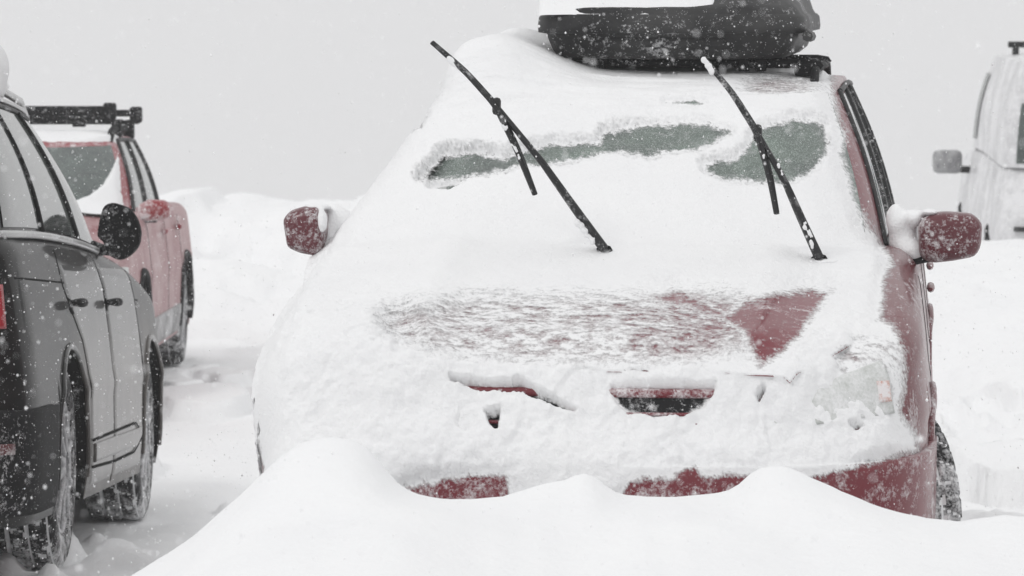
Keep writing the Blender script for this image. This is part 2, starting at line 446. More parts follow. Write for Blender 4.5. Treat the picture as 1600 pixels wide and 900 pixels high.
class Car:
    def __init__(s, M, L, W, ztop, sill, yf, yr, Rw, Ra, gh, fprof=None, rprof=None, af=.8, ar=.7, nf=3.0, nr=3.2, name='car'):
        s.M = M; s.L = L; s.W = W; s.ztop = ztop; s.sill = sill; s.yf = yf; s.yr = yr; s.Rw = Rw; s.Ra = Ra
        s.root = empty(name, M @ Matrix.Translation((0, L / 2, 0))); s.oy = L / 2
        P = resample(half_outline(W, 0, L, af, ar, nf, nr), 601)
        s.P = P; T = np.gradient(P, axis=0); T /= np.linalg.norm(T, axis=1)[:, None]
        s.N = np.stack([T[:, 1], -T[:, 0]], 1)
        s.U = np.linspace(0, 1, 601)
        s.fprof = fprof; s.rprof = rprof; s.gh = gh
        def O(a):
            Q = half_outline(*a)
            ic = 200; c1 = int(np.argmax(Q[:, 0] - (Q[:, 1]) * .55)) if False else None
            # corner points: where the normal passes 45 degrees
            T = np.gradient(Q, axis=0); ang = np.arctan2(T[:, 1], T[:, 0])
            i1 = int(np.argmax(ang > math.pi / 4)); i2 = int(np.argmax(ang > 3 * math.pi / 4))
            return [resample(Q[:i1 + 1], 120), resample(Q[i1:i2 + 1], 200), resample(Q[i2:], 120)]
        s.gb = O(gh['belt']); s.gr = O(gh['roof'])
        s.parts = []
    def plan(s, U):
        return np.stack([np.interp(U, s.U, s.P[:, 0]), np.interp(U, s.U, s.P[:, 1])], -1)
    def nrm(s, U):
        return np.stack([np.interp(U, s.U, s.N[:, 0]), np.interp(U, s.U, s.N[:, 1])], -1)
    def u_of_y(s, y):
        return np.interp(y, s.P[:, 1], s.U)
    def u_of_x_front(s, x):
        k = 250; return np.interp(x, s.P[:k, 0], s.U[:k])
    def inset(s, U, z):
        y = s.plan(U)[..., 1]; n = s.nrm(U); zt = s.ztop(y)
        rs = .085
        q = np.clip((z - (zt - rs)) / rs, 0, 1)
        sh = rs * (1 - np.sqrt(np.maximum(1 - q * q, 0))) * .8
        side = .035 * np.clip((.42 - z) / .25, 0, 1) ** 2 + .042 * np.clip((z - .68) / .35, 0, 2) ** 1.3 - .006 * np.exp(-((z - .66) / .03) ** 2)
        wf = np.clip(-n[..., 1], 0, 1) ** 1.2; wr = np.clip(n[..., 1], 0, 1) ** 1.2
        f = np.interp(z, *s.fprof) if s.fprof else side
        r = np.interp(z, *s.rprof) if s.rprof else side
        return sh + side * (1 - wf - wr).clip(0, 1) + f * wf + r * wr
    def pt(s, U, z, sgn=1, off=0.0):
        U = np.asarray(U, float); z = np.asarray(z, float)
        U, z = np.broadcast_arrays(U, z)
        p = s.plan(U); n = s.nrm(U); i = s.inset(U, z) - off
        x = np.maximum(p[..., 0] - n[..., 0] * i, 0); y = p[..., 1] - n[..., 1] * i
        return np.stack([sgn * x, y - s.oy, z], -1)
    def side(s, y, z, sgn=1, off=0.0):
        return s.pt(s.u_of_y(np.asarray(y, float)), z, sgn, off)
    def zlow(s, U):
        y = s.plan(U)[..., 1]; n = s.nrm(U)
        z = np.full(y.shape, s.sill)
        for yc in (s.yf, s.yr):
            a = s.Ra ** 2 - (y - yc) ** 2
            z = np.where(a > 0, np.maximum(z, s.Rw + np.sqrt(np.maximum(a, 0))), z)
        return z
    def shell(s, name, material, ncol=320, nrow=34, zhi=None):
        """lower body: one skin round the car, both sides, plus bonnet/deck skin"""
        U = np.linspace(0, 1, ncol)
        extra = []
        for yc in (s.yf, s.yr):
            th = np.linspace(0.0, math.pi, 60)
            extra.append(s.u_of_y(yc - s.Ra * np.cos(th)))
        U = np.unique(np.concatenate([U] + extra))
        mb = MB()
        v = np.linspace(0, 1, nrow); v = 1 - (1 - v) ** 1.5
        y = s.plan(U)[:, 1]; zt = s.ztop(y); zl = s.zlow(U)
        Z = zl[:, None] + (zt - zl)[:, None] * v[None]
        for sg in (1, -1):
            P = s.pt(U[:, None] + 0 * Z, Z, sg)
            mb.grid(P, flip=(sg == 1))
        top = s.pt(U, zt, 1)
        xs = np.concatenate([np.linspace(-1, 1, 41)])
        P = np.stack([top[:, 0][:, None] * xs[None], np.broadcast_to(top[:, 1][:, None], (len(U), 41)),
                      zt[:, None] + (.028 * (1 - xs ** 2) + .012 * np.exp(-((np.abs(xs) - .62) / .1) ** 2))[None] * np.clip(top[:, 0] / s.W, 0, 1)[:, None]], -1)
        mb.grid(P)
        return mb.build(name, material, s.root)
    def patch(s, U0, U1, zl, zh, sgn, off=.006, n=30, m=12, lip=True):
        U = np.linspace(U0, U1, n); a = zl(U) if callable(zl) else np.full(n, zl); b = zh(U) if callable(zh) else np.full(n, zh)
        v = np.linspace(0, 1, m)
        Z = a[:, None] + (b - a)[:, None] * v[None]
        o = np.full((n, m), off)
        if lip:
            o[0] = o[-1] = -.004; o[:, 0] = o[:, -1] = -.004
            U = U.copy(); U[0] = U[1] - (U[1] - U[0]) * .05 ; U[-1] = U[-2] + (U[-1] - U[-2]) * .05
            Z[:, 0] = Z[:, 1] - .001; Z[:, -1] = Z[:, -2] + .001
        return s.pt(U[:, None] + 0 * Z, Z, sgn, o)
    # greenhouse
    def g(s, u, v, sgn=1, off=0.0):
        """u 0..1 windscreen half, 1..2 side, 2..3 rear half; v 0 belt..1 roof edge"""
        u = np.asarray(u, float); v = np.asarray(v, float); u, v = np.broadcast_arrays(u, v)
        def ev(O):
            x = np.zeros(u.shape); y = np.zeros(u.shape)
            for k in range(3):
                m = (u >= k) & (u <= k + 1) if k == 2 else (u >= k) & (u < k + 1)
                t = np.linspace(0, 1, len(O[k]))
                x[m] = np.interp(u[m] - k, t, O[k][:, 0]); y[m] = np.interp(u[m] - k, t, O[k][:, 1])
            return x, y
        xb, yb = ev(s.gb); xr, yr = ev(s.gr)
        zb = s.ztop(yb) - .02; zr = s.gh['zr'](yr)
        bul = np.sin(np.clip(v, 0, 1) * math.pi) * s.gh.get('bulge', .02)
        x = xb + (xr - xb) * v; y = yb + (yr - yb) * v; z = zb + (zr - zb) * v
        # outward plan direction
        cx = 0; cy = np.clip(y, yr.min() * 0 + s.gh['roof'][1] + .35, s.gh['roof'][2] - .35)
        dx = x - cx; dx = np.where(np.abs(dx) < 1e-6, 0, dx); nx = np.where((u > 1) & (u < 2), 1.0, 0.0)
        sm = sstep(.8, 1.05, u) * (1 - sstep(1.95, 2.2, u))
        nx = sm; ny = np.where(u < 1.5, -(1 - sm), (1 - sm)); nz = .35 + .5 * (1 - sm)
        L = np.sqrt(nx ** 2 + ny ** 2 + nz ** 2); k = (bul + off) / L
        return np.stack([sgn * (x + nx * k), y + ny * k - s.oy, z + nz * k], -1)
    def greenhouse(s, name, material):
        u = np.linspace(0, 3, 241); v = np.linspace(0, 1, 14); mb = MB()
        for sg in (1, -1):
            mb.grid(s.g(u[:, None], v[None], sg), flip=(sg == 1))
        return mb.build(name, material, s.root)
    def roof(s, name, material, crown=.02):
        u = np.linspace(0, 3, 241); r = np.linspace(0, 1, 16)
        mb = MB()
        E = s.g(u, 1 + 0 * u, 1, 0)
        y0, y1 = s.gh['roof'][1] + .45 - s.oy, s.gh['roof'][2] - .45 - s.oy
        Cn = np.stack([0 * u, np.clip(E[:, 1], y0, y1), 0 * u], -1)
        for sg in (1, -1):
            Q = Cn[:, None] + (E - Cn)[:, None] * (1 - r)[None, :, None]
            zc = s.gh['zr'](Q[..., 1] + s.oy)
            Q[..., 2] = E[:, 2][:, None] * (1 - r)[None] + zc * r[None] + crown * (1 - (1 - r) ** 2.2)[None]
            Q[..., 0] *= sg
            mb.grid(Q, flip=(sg == -1))
        return mb.build(name, material, s.root)
    def gpatch(s, u0, u1, v0, v1, sgn, off=.004, n=24, m=10):
        u = np.linspace(u0, u1, n); v = np.linspace(0, 1, m)
        a = np.broadcast_to(np.asarray(v0(u) if callable(v0) else v0, float), (n,)); b = np.broadcast_to(np.asarray(v1(u) if callable(v1) else v1, float), (n,))
        V = a[:, None] + (b - a)[:, None] * v[None]
        return s.g(u[:, None] + 0 * V, V, sgn, off)
    def wells(s, name, material):
        mb = MB()
        for yc in (s.yf, s.yr):
            th = np.linspace(-.35, math.pi + .35, 50)
            for sg in (1, -1):
                yy = yc - s.Ra * np.cos(th); zz = s.Rw + s.Ra * np.sin(th)
                e = s.side(yy, np.maximum(zz, s.sill - .02), sg, -.012)
                xs = np.linspace(0, .34, 6)
                P = np.repeat(e[:, None], 6, 1); P[..., 0] -= sg * xs[None]; P[..., 2] = zz[:, None]; P[..., 1] = (yy - s.oy)[:, None]
                mb.grid(P)
                cap = np.stack([P[:, -1], np.broadcast_to(np.array([P[0, -1, 0], yc - s.oy, s.Rw]), (50, 3))], 1)
                mb.grid(cap)
        # floor pan
        U = np.linspace(0, 1, 120); p = s.pt(U, s.sill + .03, 1, -.03)
        xs = np.linspace(-1, 1, 9)
        keepx = np.minimum(p[:, 0], s.W - .32)
        G = np.stack([keepx[:, None] * xs[None], np.broadcast_to(p[:, 1][:, None], (120, 9)), np.full((120, 9), s.sill + .03)], -1)
        mb.grid(G)
        return mb.build(name, material, s.root)
    def arch_lip(s, yc, sgn, name, material, r=.016, off=.004):
        th = np.linspace(-.15, math.pi + .15, 60)
        yy = yc - (s.Ra + .004) * np.cos(th); zz = s.Rw + (s.Ra + .004) * np.sin(th)
        zz = np.maximum(zz, s.sill)
        mb = MB(); mb.tube(s.side(yy, zz, sgn, off), r, 8, flat=.7, up=(1, 0, 0))
        return mb.build(name, material, s.root)
    def strip(s, yz, sgn, rad, off=0.0, n=6, mb=None, flat=.5):
        yz = np.array(yz, float); d = resample(yz, max(12, len(yz) * 10))
        P = s.side(d[:, 0], d[:, 1], sgn, off)
        mb = mb or MB(); mb.tube(P, rad, n, flat=flat, up=(1, 0, 0)); return mb

def cr(xs, ys):
    """smooth 1-D profile"""
    xs = np.array(xs, float); ys = np.array(ys, float)
    m = np.gradient(ys, xs)
    def f(x):
        x = np.clip(np.asarray(x, float), xs[0], xs[-1]); i = np.clip(np.searchsorted(xs, x) - 1, 0, len(xs) - 2)
        h = xs[i + 1] - xs[i]; t = (x - xs[i]) / h
        return (2 * t ** 3 - 3 * t ** 2 + 1) * ys[i] + (t ** 3 - 2 * t ** 2 + t) * h * m[i] + (-2 * t ** 3 + 3 * t ** 2) * ys[i + 1] + (t ** 3 - t ** 2) * h * m[i + 1]
    return f

# ---------------------------------------------------------------- wheels
def wheel(car, yc, sgn, Rw, width, steer=0.0, spokes=10, inset=.02, rimr=.66, seg=132, chain=False):
    x = sgn * (car.W - .02 - inset - width / 2)
    Mx = Matrix.Translation((x, yc - car.oy, Rw)) @ Matrix.Rotation(steer, 4, 'Z')
    # an Empty is not needed: the tyre is the sub-part's parent mesh
    a = np.arange(seg) / seg * 2 * math.pi
    rr = Rw * rimr; h = width / 2
    prof = [(-h * .80, rr), (-h * .96, rr + .015), (-h * 1.0, rr + (Rw - rr) * .5), (-h * .97, Rw - .03), (-h * .88, Rw - .010)]
    nb = 30; seg = 270
    tread = [(-h * .84 + 1.68 * h * i / nb, Rw - .004 * abs(i / nb * 2 - 1) ** 3) for i in range(nb + 1)]
    prof = prof + tread + [(h * .88, Rw - .010), (h * .97, Rw - .03), (h * 1.0, rr + (Rw - rr) * .5), (h * .96, rr + .015), (h * .80, rr)]
    prof = np.array(prof); m = len(prof)
    a = np.arange(seg) / seg * 2 * math.pi
    Rr = np.broadcast_to(prof[:, 1][None], (seg, m)).copy(); X = np.broadcast_to(prof[:, 0][None], (seg, m)).copy()
    jj = np.arange(m)[None] - 5; ii = np.arange(seg)[:, None]
    col = np.clip(jj, -2, nb + 2) // 10
    groove = ((jj % 10) < 2) & (jj >= 0) & (jj <= nb)
    groove = groove | ((((ii + (col % 2) * 5 + (jj % 10) // 3) % 10) < 2) & (jj >= -2) & (jj <= nb + 2))
    Rr[groove] -= .008
    P = np.stack([X, Rr * np.sin(a)[:, None], Rr * np.cos(a)[:, None]], -1)
    gi = np.vstack([groove, groove[:1]])
    mi = gi[:-1, :-1] & gi[1:, :-1] & gi[:-1, 1:] & gi[1:, 1:]
    mi = mi | (groove[:, :-1] & (vnoise(ii * .2 + 0 * jj[:, :-1], jj[:, :-1] * .2 + 0 * ii, 8) > .6))
    mi = mi & (vnoise(ii * .11 + 9 * yc, jj[:, :-1] * .12, 5) > (.22 if chain else .5))
    mb = MB(); mb.grid(P, cu=True, mi=mi.astype(int), flip=True)
    hub_parent = mb.build('wheel', [M_rubber, M_snow_lump], car.root)
    hub_parent.matrix_parent_inverse = Matrix.Identity(4)
    hub_parent.matrix_local = Mx
    # rim: barrel, spokes and cap, one mesh
    mb = MB(); s = sgn
    a2 = np.arange(48) / 48 * 2 * math.pi
    for pr in ([(h * .92, rr + .004), (h * .94, rr - .006), (h * .80, rr - .022), (h * .2, rr - .035), (-h * .8, rr - .01)],):
        pr = np.array(pr); G = np.stack([np.broadcast_to(s * pr[:, 0][None], (48, len(pr))), pr[:, 1][None] * np.sin(a2)[:, None], pr[:, 1][None] * np.cos(a2)[:, None]], -1)
        mb.grid(G, cu=True)
    for kx in range(spokes):
        an = kx / spokes * 2 * math.pi
        d = np.array([0, math.sin(an), math.cos(an)])
        mb.tube([d * .05 + [s * h * .98, 0, 0], d * rr * .55 + [s * h * .95, 0, 0], d * (rr - .012) + [s * h * .93, 0, 0]], [.022, .013, .017], 6, flat=.6, up=(1, 0, 0))
    mb.tube([[s * h * .5, 0, 0], [s * h * .80, 0, 0], [s * h * 1.0, 0, 0]], [.07, .07, .05], 16)
    dsk = [[s * h * .15, 0, 0], [s * h * .2, 0, 0]]
    mb.tube(dsk, [rr - .04, rr - .04], 32)
    rim = mb.build('rim', M_rim, hub_parent)
    return hub_parent

def blob(mb, c, r, seed=0, amp=.15, n=28, m=18):
    """uneven lump of snow"""
    th = np.linspace(0, math.pi, m); ph = np.arange(n) / n * 2 * math.pi
    T, Pn = np.meshgrid(th, ph, indexing='ij')
    d = np.stack([np.sin(T) * np.cos(Pn), np.sin(T) * np.sin(Pn), np.cos(T)], -1)
    k = 1 + amp * fbm(d[..., 0] * 1.7 + 3.1 * seed + 10, d[..., 1] * 1.7 + d[..., 2] * 1.3, seed, 4)
    mb.grid(np.array(c) + d * np.array(r) * k[..., None], cv=True)

# ================================================================ MAIN RED CAR
YAW = R(6.7)
M_main = Matrix.Translation((.172, 8.95, 0.0)) @ Matrix.Rotation(-YAW, 4, 'Z')
zt = cr([0, .08, .25, .65, 1.15, 1.4, 2.4, 3.6, 4.45], [.78, .80, .845, .935, 1.005, 1.02, 1.02, 1.01, .98])
fprof = ([.18, .30, .45, .56, .60, .615, .64, .70, .76, .80, .9], [.05, .01, .0, .005, .02, .05, .07, .085, .10, .11, .12])
rprof = ([.2, .35, .5, .6, .64, .9], [.04, 0, 0, .01, .04, .05])
car = Car(M_main, 4.45, .905, zt, .20, .90, 3.5, .315, .36,
          dict(belt=(.785, 1.12, 4.28, 1.2, .8, 6, 7, .14), roof=(.605, 2.02, 4.02, .7, .5, 6, 6, .06),
               zr=cr([1.9, 2.1, 2.8, 3.6, 4.1], [1.462, 1.485, 1.51, 1.50, 1.47]), bulge=.018),
          fprof=fprof, rprof=rprof, af=.70, ar=.6, nf=3.3, nr=3.2, name='red_car')
tag(car.root, 'red estate car buried in snow with raised wipers and a black roof box', 'car')
body = car.shell('body', M_red_side)
gh = car.greenhouse('pillars', M_red)
roof = car.roof('roof', M_red)
car.wells('wheel_well', M_under)
mb = MB()
for sg in (1, -1): mb.grid(car.patch(0.0, .305, .205, .585, sg, .022, 70, 18))
bumper = mb.build('front_bumper', M_red, car.root)
mb = MB()
for sg in (1, -1): mb.grid(car.patch(0.0, car.u_of_x_front(.43), .645, .735, sg, .006, 40, 12, lip=False))
grille = mb.build('grille', M_black, car.root)
mb = MB()
for zz, rr_ in ((.742, .013), (.690, .005), (.665, .005)):
    for sg in (1, -1):
        U = np.linspace(0, car.u_of_x_front(.44), 30); mb.tube(car.pt(U, zz, sg, .012), rr_, 8)
mb.build('grille_bar', M_red, grille)
# bonnet skin, proud of the body
ys = np.linspace(.10, 1.10, 60); xs = np.linspace(-1, 1, 61)
top = car.pt(car.u_of_y(ys), car.ztop(ys), 1)
wid = np.minimum(top[:, 0] - .06, .70)
Pz = car.ztop(ys)[:, None] + (.028 * (1 - xs ** 2) + .020 * np.exp(-((np.abs(xs) - .66) / .09) ** 2) + .010)[None] * np.clip(np.arange(60) / 8, .3, 1)[:, None]
Pz[:, 0] -= .016; Pz[:, -1] -= .016; Pz[0] -= .02
mb = MB(); mb.grid(np.stack([wid[:, None] * xs[None], np.broadcast_to((ys - car.oy)[:, None], Pz.shape), Pz], -1))
hood = mb.build('bonnet', M_red_hood, car.root)
# headlamps
for sg in (1, -1):
    u0 = float(car.u_of_x_front(.50)); u1 = float(car.u_of_y(.25))
    mb = MB()
    zl = lambda U: .650 + .02 * sstep(u0, u1, U); zh = lambda U: car.ztop(np.interp(U, car.U, car.P[:, 1])) - .028 + .012 * sstep(u0, u1, U)
    mb.grid(car.patch(u0, u1, zl, zh, sg, .016, 40, 16))
    hl = mb.build('headlight', M_lamp, car.root)
    mb = MB(); ua, ub = u0 + (u1 - u0) * .84, u0 + (u1 - u0) * .965
    mb.grid(car.patch(ua, ub, .705, .775, sg, .0205, 12, 10))
    mb.build('indicator', M_amber, hl)
# glass
mb = MB()
for sg in (1, -1): mb.grid(car.gpatch(0, 1.045, .03, .965, sg, .006, 50, 24), flip=(sg == 1))
windscreen = mb.build('windscreen', M_glass, car.root)
for sg in (1, -1):
    for (a, b) in ((1.135, 1.33), (1.36, 1.60), (1.63, 1.90)):
        mb = MB(); mb.grid(car.gpatch(a, b, .08, .92, sg, .004, 20, 10), flip=(sg == 1))
        mb.build('side_window', M_glass_side, car.root)
    mb = MB()
    for a in (1.125, 1.345, 1.615, 1.915):
        mb.tube(car.g(np.full(12, a), np.linspace(.04, .95, 12), sg, .004), .009, 8)
    mb.tube(car.g(np.linspace(1.125, 1.93, 40), .95, sg, .006), .009, 8)
    mb.tube(car.g(np.linspace(1.125, 1.93, 40), .05, sg, .004), .009, 8)
    mb.build('window_frame', M_black_clean, car.root)
mb = MB()
for sg in (1, -1): mb.grid(car.gpatch(2.1, 3.0, .15, .9, sg, .006, 30, 12))
mb.build('rear_window', M_glass, car.root)
# door seams, handles, side moulding
for sg in (1, -1):
    for y_ in (1.36, 2.35, 3.28):
        car.strip([(y_, .26), (y_, .6), (y_ + .01, .96)], sg, .004, 0).build('door_seam', M_seam, car.root)
    car.strip([(1.30, .50), (2.3, .50), (3.1, .50)], sg, .022, .008).build('side_moulding', M_red, car.root)
    for y_ in (2.18, 3.12):
        mb = MB(); mb.tube(car.side(np.linspace(y_ - .09, y_ + .09, 8), .86, sg, .024), [.006, .012, .013, .013, .013, .013, .012, .006], 8)
        mb.build('door_handle', M_red_side, car.root)
    for yc in (car.yf, car.yr): car.arch_lip(yc, sg, 'arch_lip', M_red_side, .018)
for yc, sg, stg in ((car.yf, 1, R(24)), (car.yf, -1, R(24)), (car.yr, 1, 0), (car.yr, -1, 0)):
    wheel(car, yc, sg, .315, .205, steer=stg if yc == car.yf else 0, chain=True, inset=(-.01 if yc == car.yf and sg == 1 else .06))

# the place on the car (local, origin at body centre) of a seen point at a ground distance
Minv = (M_main @ Matrix.Translation((0, car.L / 2, 0))).inverted()
def loc(px, py, Y): return Minv @ at(px, py, Y)

# mirrors
def mirror(sgn, pts, Y, name_mat, arm, dep=.11):
    """pts: outline as seen from the front; rounded shell with depth"""
    P = [loc(x, y, Y) for x, y in pts]
    A = np.array([[p.x, p.y, p.z] for p in P]); c = A.mean(0)
    A = np.vstack([A, A[:1]]); A = resample(A, 41)[:-1]
    # smooth the outline
    for _ in range(1): A = (np.roll(A, 1, 0) + 2 * A + np.roll(A, -1, 0)) / 4
    mb = MB(); rings = []
    for t, k in ((-1.0, .02), (-1.0, .45), (-.93, .72), (-.72, .90), (-.4, .985), (0, 1.0), (.55, .99), (.62, .95), (.60, .85), (.55, .02)):
        q = c + (A - c) * k; q = q.copy(); q[:, 1] = c[1] + t * dep * .6; rings.append(q)
    mb.grid(np.stack(rings), cv=True)
    o = mb.build('mirror', name_mat, car.root)
    mb = MB(); a = np.array([loc(*arm[0]), loc(*arm[1])]); a = resample(a, 6)
    mb.tube(a, [.030, .026, .024, .026, .034, .045], 10, flat=.6)
    mb.build('mirror_arm', M_black, o)
    return o
mirror(1, [(1434, 352), (1446, 335), (1475, 330), (1520, 333), (1535, 348), (1533, 385), (1524, 400), (1490, 407), (1455, 411), (1436, 402)], 10.42, M_red_mirror,
       [(1455, 400, 10.44), (1395, 416, 10.46)])
mirror(-1, [(443, 342), (455, 328), (480, 321), (503, 319), (512, 335), (513, 365), (507, 392), (500, 400), (470, 395), (450, 386)], 10.66, M_red_mirror,
       [(492, 392, 10.66), (530, 400, 10.64)])

# wipers: arm raised off the glass, blade hinged on it
def wiper(base, hinge, tip, tail, Yb, Yh, Yt):
    b = loc(*base, Yb); h = loc(*hinge, Yh); t0 = loc(*tip, Yt); t1 = loc(*tail, Yh + .05)
    mb = MB(); P = resample(np.array([b, b.lerp(h, .3) + Vector((.003, -.004, .002)), b.lerp(h, .6) + Vector((.008, -.01, .004)), h]), 16)
    f = np.linspace(0, 1, 16)
    mb.tube(P, .024 - .012 * f, 8, flat=.6)
    mb.tube([P[0] + [.012, .07, -.05], P[0]], [.020, .0235], 8, flat=.6, cap=False)
    arm = mb.build('wiper_arm', M_wiper, car.root)
    hh = np.array(h); u = np.array(t0); vv = np.array(t1)
    mid1 = (hh + u) / 2 + np.array([.006, -.004, .006]); mid2 = (hh + vv) / 2 + np.array([.005, -.004, .003])
    Q = resample(np.array([u, u * .7 + mid1 * .3, mid1, mid1 * .4 + hh * .6, hh, hh * .6 + mid2 * .4, mid2, vv]), 40)
    for _ in range(4): Q[1:-1] = (Q[:-2] + Q[1:-1] * 2 + Q[2:]) / 4
    s = np.linspace(-1, 1, 40)
    mb = MB(); mb.tube(Q, .0135 - .004 * np.abs(s) ** 2, 6, flat=.8)
    Q2 = Q.copy(); Q2[:, 1] += .012; Q2[:, 0] -= .004
    mb.tube(Q2, .006, 5)
    # bridges of the frame
    Q3 = Q[6:34].copy(); Q3[:, 1] -= .010 + .014 * (1 - np.linspace(-1, 1, 28) ** 2); mb.tube(Q3, .008, 6)
    for i in (0, 9, 18, 27): mb.tube([Q3[i], Q[6 + i]], .0045, 5)
    mb.box(hh, (.024, .03, .05), bev=.010)
    mb.build('wiper_blade', M_wiper, arm)
wiper((944, 389), (776, 166), (675, 66), (836, 304), 9.93, 9.90, 9.90)
wiper((1280, 403), (1184, 208), (1099, 90), (1214, 334), 9.86, 9.84, 9.84)

# roof rack and box
def lerpv(a, b, t): return a + (b - a) * t
bx = .065; RY0 = 2.28 - car.oy
def rrect(w_, l_, r, n=12):
    pts = []
    for cx, cy, a0 in ((w_ - r, l_ - r, 0), (-w_ + r, l_ - r, 90), (-w_ + r, -l_ + r, 180), (w_ - r, -l_ + r, 270)):
        for i in range(n + 1):
            a = R(a0 + 90 * i / n); pts.append((cx + r * math.cos(a), cy + r * math.sin(a)))
    return np.array(pts)
BL = .95; byc = RY0 + BL
def ringz(w_, l_, r, z, dy=0): 
    q = rrect(w_, l_, r); return np.stack([q[:, 0] + bx, q[:, 1] + byc + dy, np.full(len(q), z) if np.isscalar(z) else z(q)], -1)
def rings_mesh(rs):
    mb = MB(); mb.grid(np.stack(rs), cv=True)
    for rg, fl in ((rs[0], True), (rs[-1], False)):
        c = rg.mean(0)[None]; n = len(rg)
        mb.add(np.vstack([rg, c]), [[i, (i + 1) % n, n, n] for i in range(n)])
    return mb
mb = rings_mesh([ringz(.30, BL - .14, .12, 1.578), ringz(.365, BL - .09, .13, 1.583), ringz(.392, BL - .06, .14, 1.605), ringz(.405, BL - .04, .14, 1.640), ringz(.412, BL - .03, .14, 1.665), ringz(.412, BL - .03, .14, 1.69)])
tub = mb.build('roof_box', M_box, car.root)
mb = rings_mesh([ringz(.415, BL - .022, .14, 1.662), ringz(.436, BL, .15, 1.666), ringz(.438, BL, .15, 1.685), ringz(.434, BL, .15, 1.715), ringz(.425, BL - .01, .15, 1.725)])
# lid with a step on its right half
def lidz(base, up, stepx=None):
    return lambda q: base + up * sstep(-.95, -.30, q[:, 1] / 1.0) 
r0 = [ringz(.420, BL - .012, .15, 1.725), ringz(.41, BL - .02, .15, 1.742), ringz(.39, BL - .05, .14, lambda q: 1.755 + .05 * sstep(-.95, -.2, q[:, 1])), ringz(.33, BL - .12, .13, lambda q: 1.78 + .12 * sstep(-.95, -.2, q[:, 1])), ringz(.2, BL - .3, .1, lambda q: 1.80 + .14 * sstep(-.95, -.2, q[:, 1]))]
lm = rings_mesh(r0); mb.grid(np.stack(r0), cv=True)
cc = r0[-1].mean(0)[None]; n_ = len(r0[-1]); mb.add(np.vstack([r0[-1], cc]), [[i, (i + 1) % n_, n_, n_] for i in range(n_)])
mb.tube([[bx + .445, RY0 + .05, 1.655], [bx + .448, RY0 + .3, 1.652]], .018, 8)
mb.tube([[bx - .10, RY0 - .004, 1.600], [bx - .10, RY0 + .004, 1.655]], .0, 6)
mb.build('lid', M_box, tub)
mb = MB()  # raised ridges on the box front and the lock
mb.grid(np.stack([np.stack([np.linspace(-.24, .18, 12) + bx, np.full(12, byc - BL + .040 - (.006 if i in (1, 2) else 0)), np.full(12, z_)], -1) for i, z_ in enumerate((1.652, 1.648, 1.622, 1.618))]))
mb.build('front_panel', M_box, tub)
# side rails and cross bars
for sg in (1, -1):
    mb = MB(); ys = np.linspace(2.28, 3.85, 24)
    e = car.g(np.interp(ys, [2.0, 4.0], [1.05, 1.95]), 1.0, sg, .0)
    pts = np.stack([np.full(24, sg * .535), ys - car.oy, 1.545 + 0 * ys], -1)
    pts[0, 2] = pts[-1, 2] = 1.50; pts[1, 2] = pts[-2, 2] = 1.535
    mb.tube(pts, .014, 8); mb.build('roof_rail', M_black, car.root)
for yb in (2.46, 3.45):
    mb = MB(); pts = np.array([[-.50, yb, 1.555], [-.49, yb, 1.563], [0, yb, 1.567], [.52, yb, 1.564], [.555, yb, 1.560], [.565, yb, 1.552]]); pts[:, 1] -= car.oy
    pts[:, 0] += -.01
    mb.tube(pts, [.008, .013, .014, .016, .014, .008], 8)
    for xx, hh in ((-.17, .05), (.30, .05), (.355, .05)):
        mb.box((xx, yb - car.oy - .012, 1.562), (.036, .05, .046), bev=.006)
    for xx in (-.5, .50): mb.box((xx, yb - car.oy, 1.545), (.07, .08, .045), bev=.012)
    mb.build('cross_bar', M_black, car.root)

# ---------------------------------------------------------------- snow blown on to the red car
def gauss1(A, s, axis_):
    r = int(max(1, 3 * s)); k = np.exp(-.5 * (np.arange(-r, r + 1) / s) ** 2); k /= k.sum()
    pad = [(0, 0), (0, 0)]; pad[axis_] = (r, r); B = np.pad(A, pad, mode='edge')
    out = np.zeros_like(A)
    for i, kk in enumerate(k):
        sl_ = [slice(None), slice(None)]; sl_[axis_] = slice(i, i + A.shape[axis_]); out += kk * B[tuple(sl_)]
    return out
def blur(A, s): return gauss1(gauss1(A, s, 0), s, 1)
bpy.context.view_layer.update()
def bvh_of(objs, root):
    V = []; F = []; n = 0
    ri = root.matrix_world.inverted()
    for o in objs:
        m = ri @ o.matrix_world
        me = o.data; co = np.empty(len(me.vertices) * 3, np.float32); me.vertices.foreach_get('co', co); co = co.reshape(-1, 3)
        co = co @ np.array(m.to_3x3()).T + np.array(m.translation)
        V += [tuple(c) for c in co.tolist()]; F += [tuple(i + n for i in p.vertices) for p in me.polygons]; n += len(co)
    return BVHTree.FromPolygons(V, F)

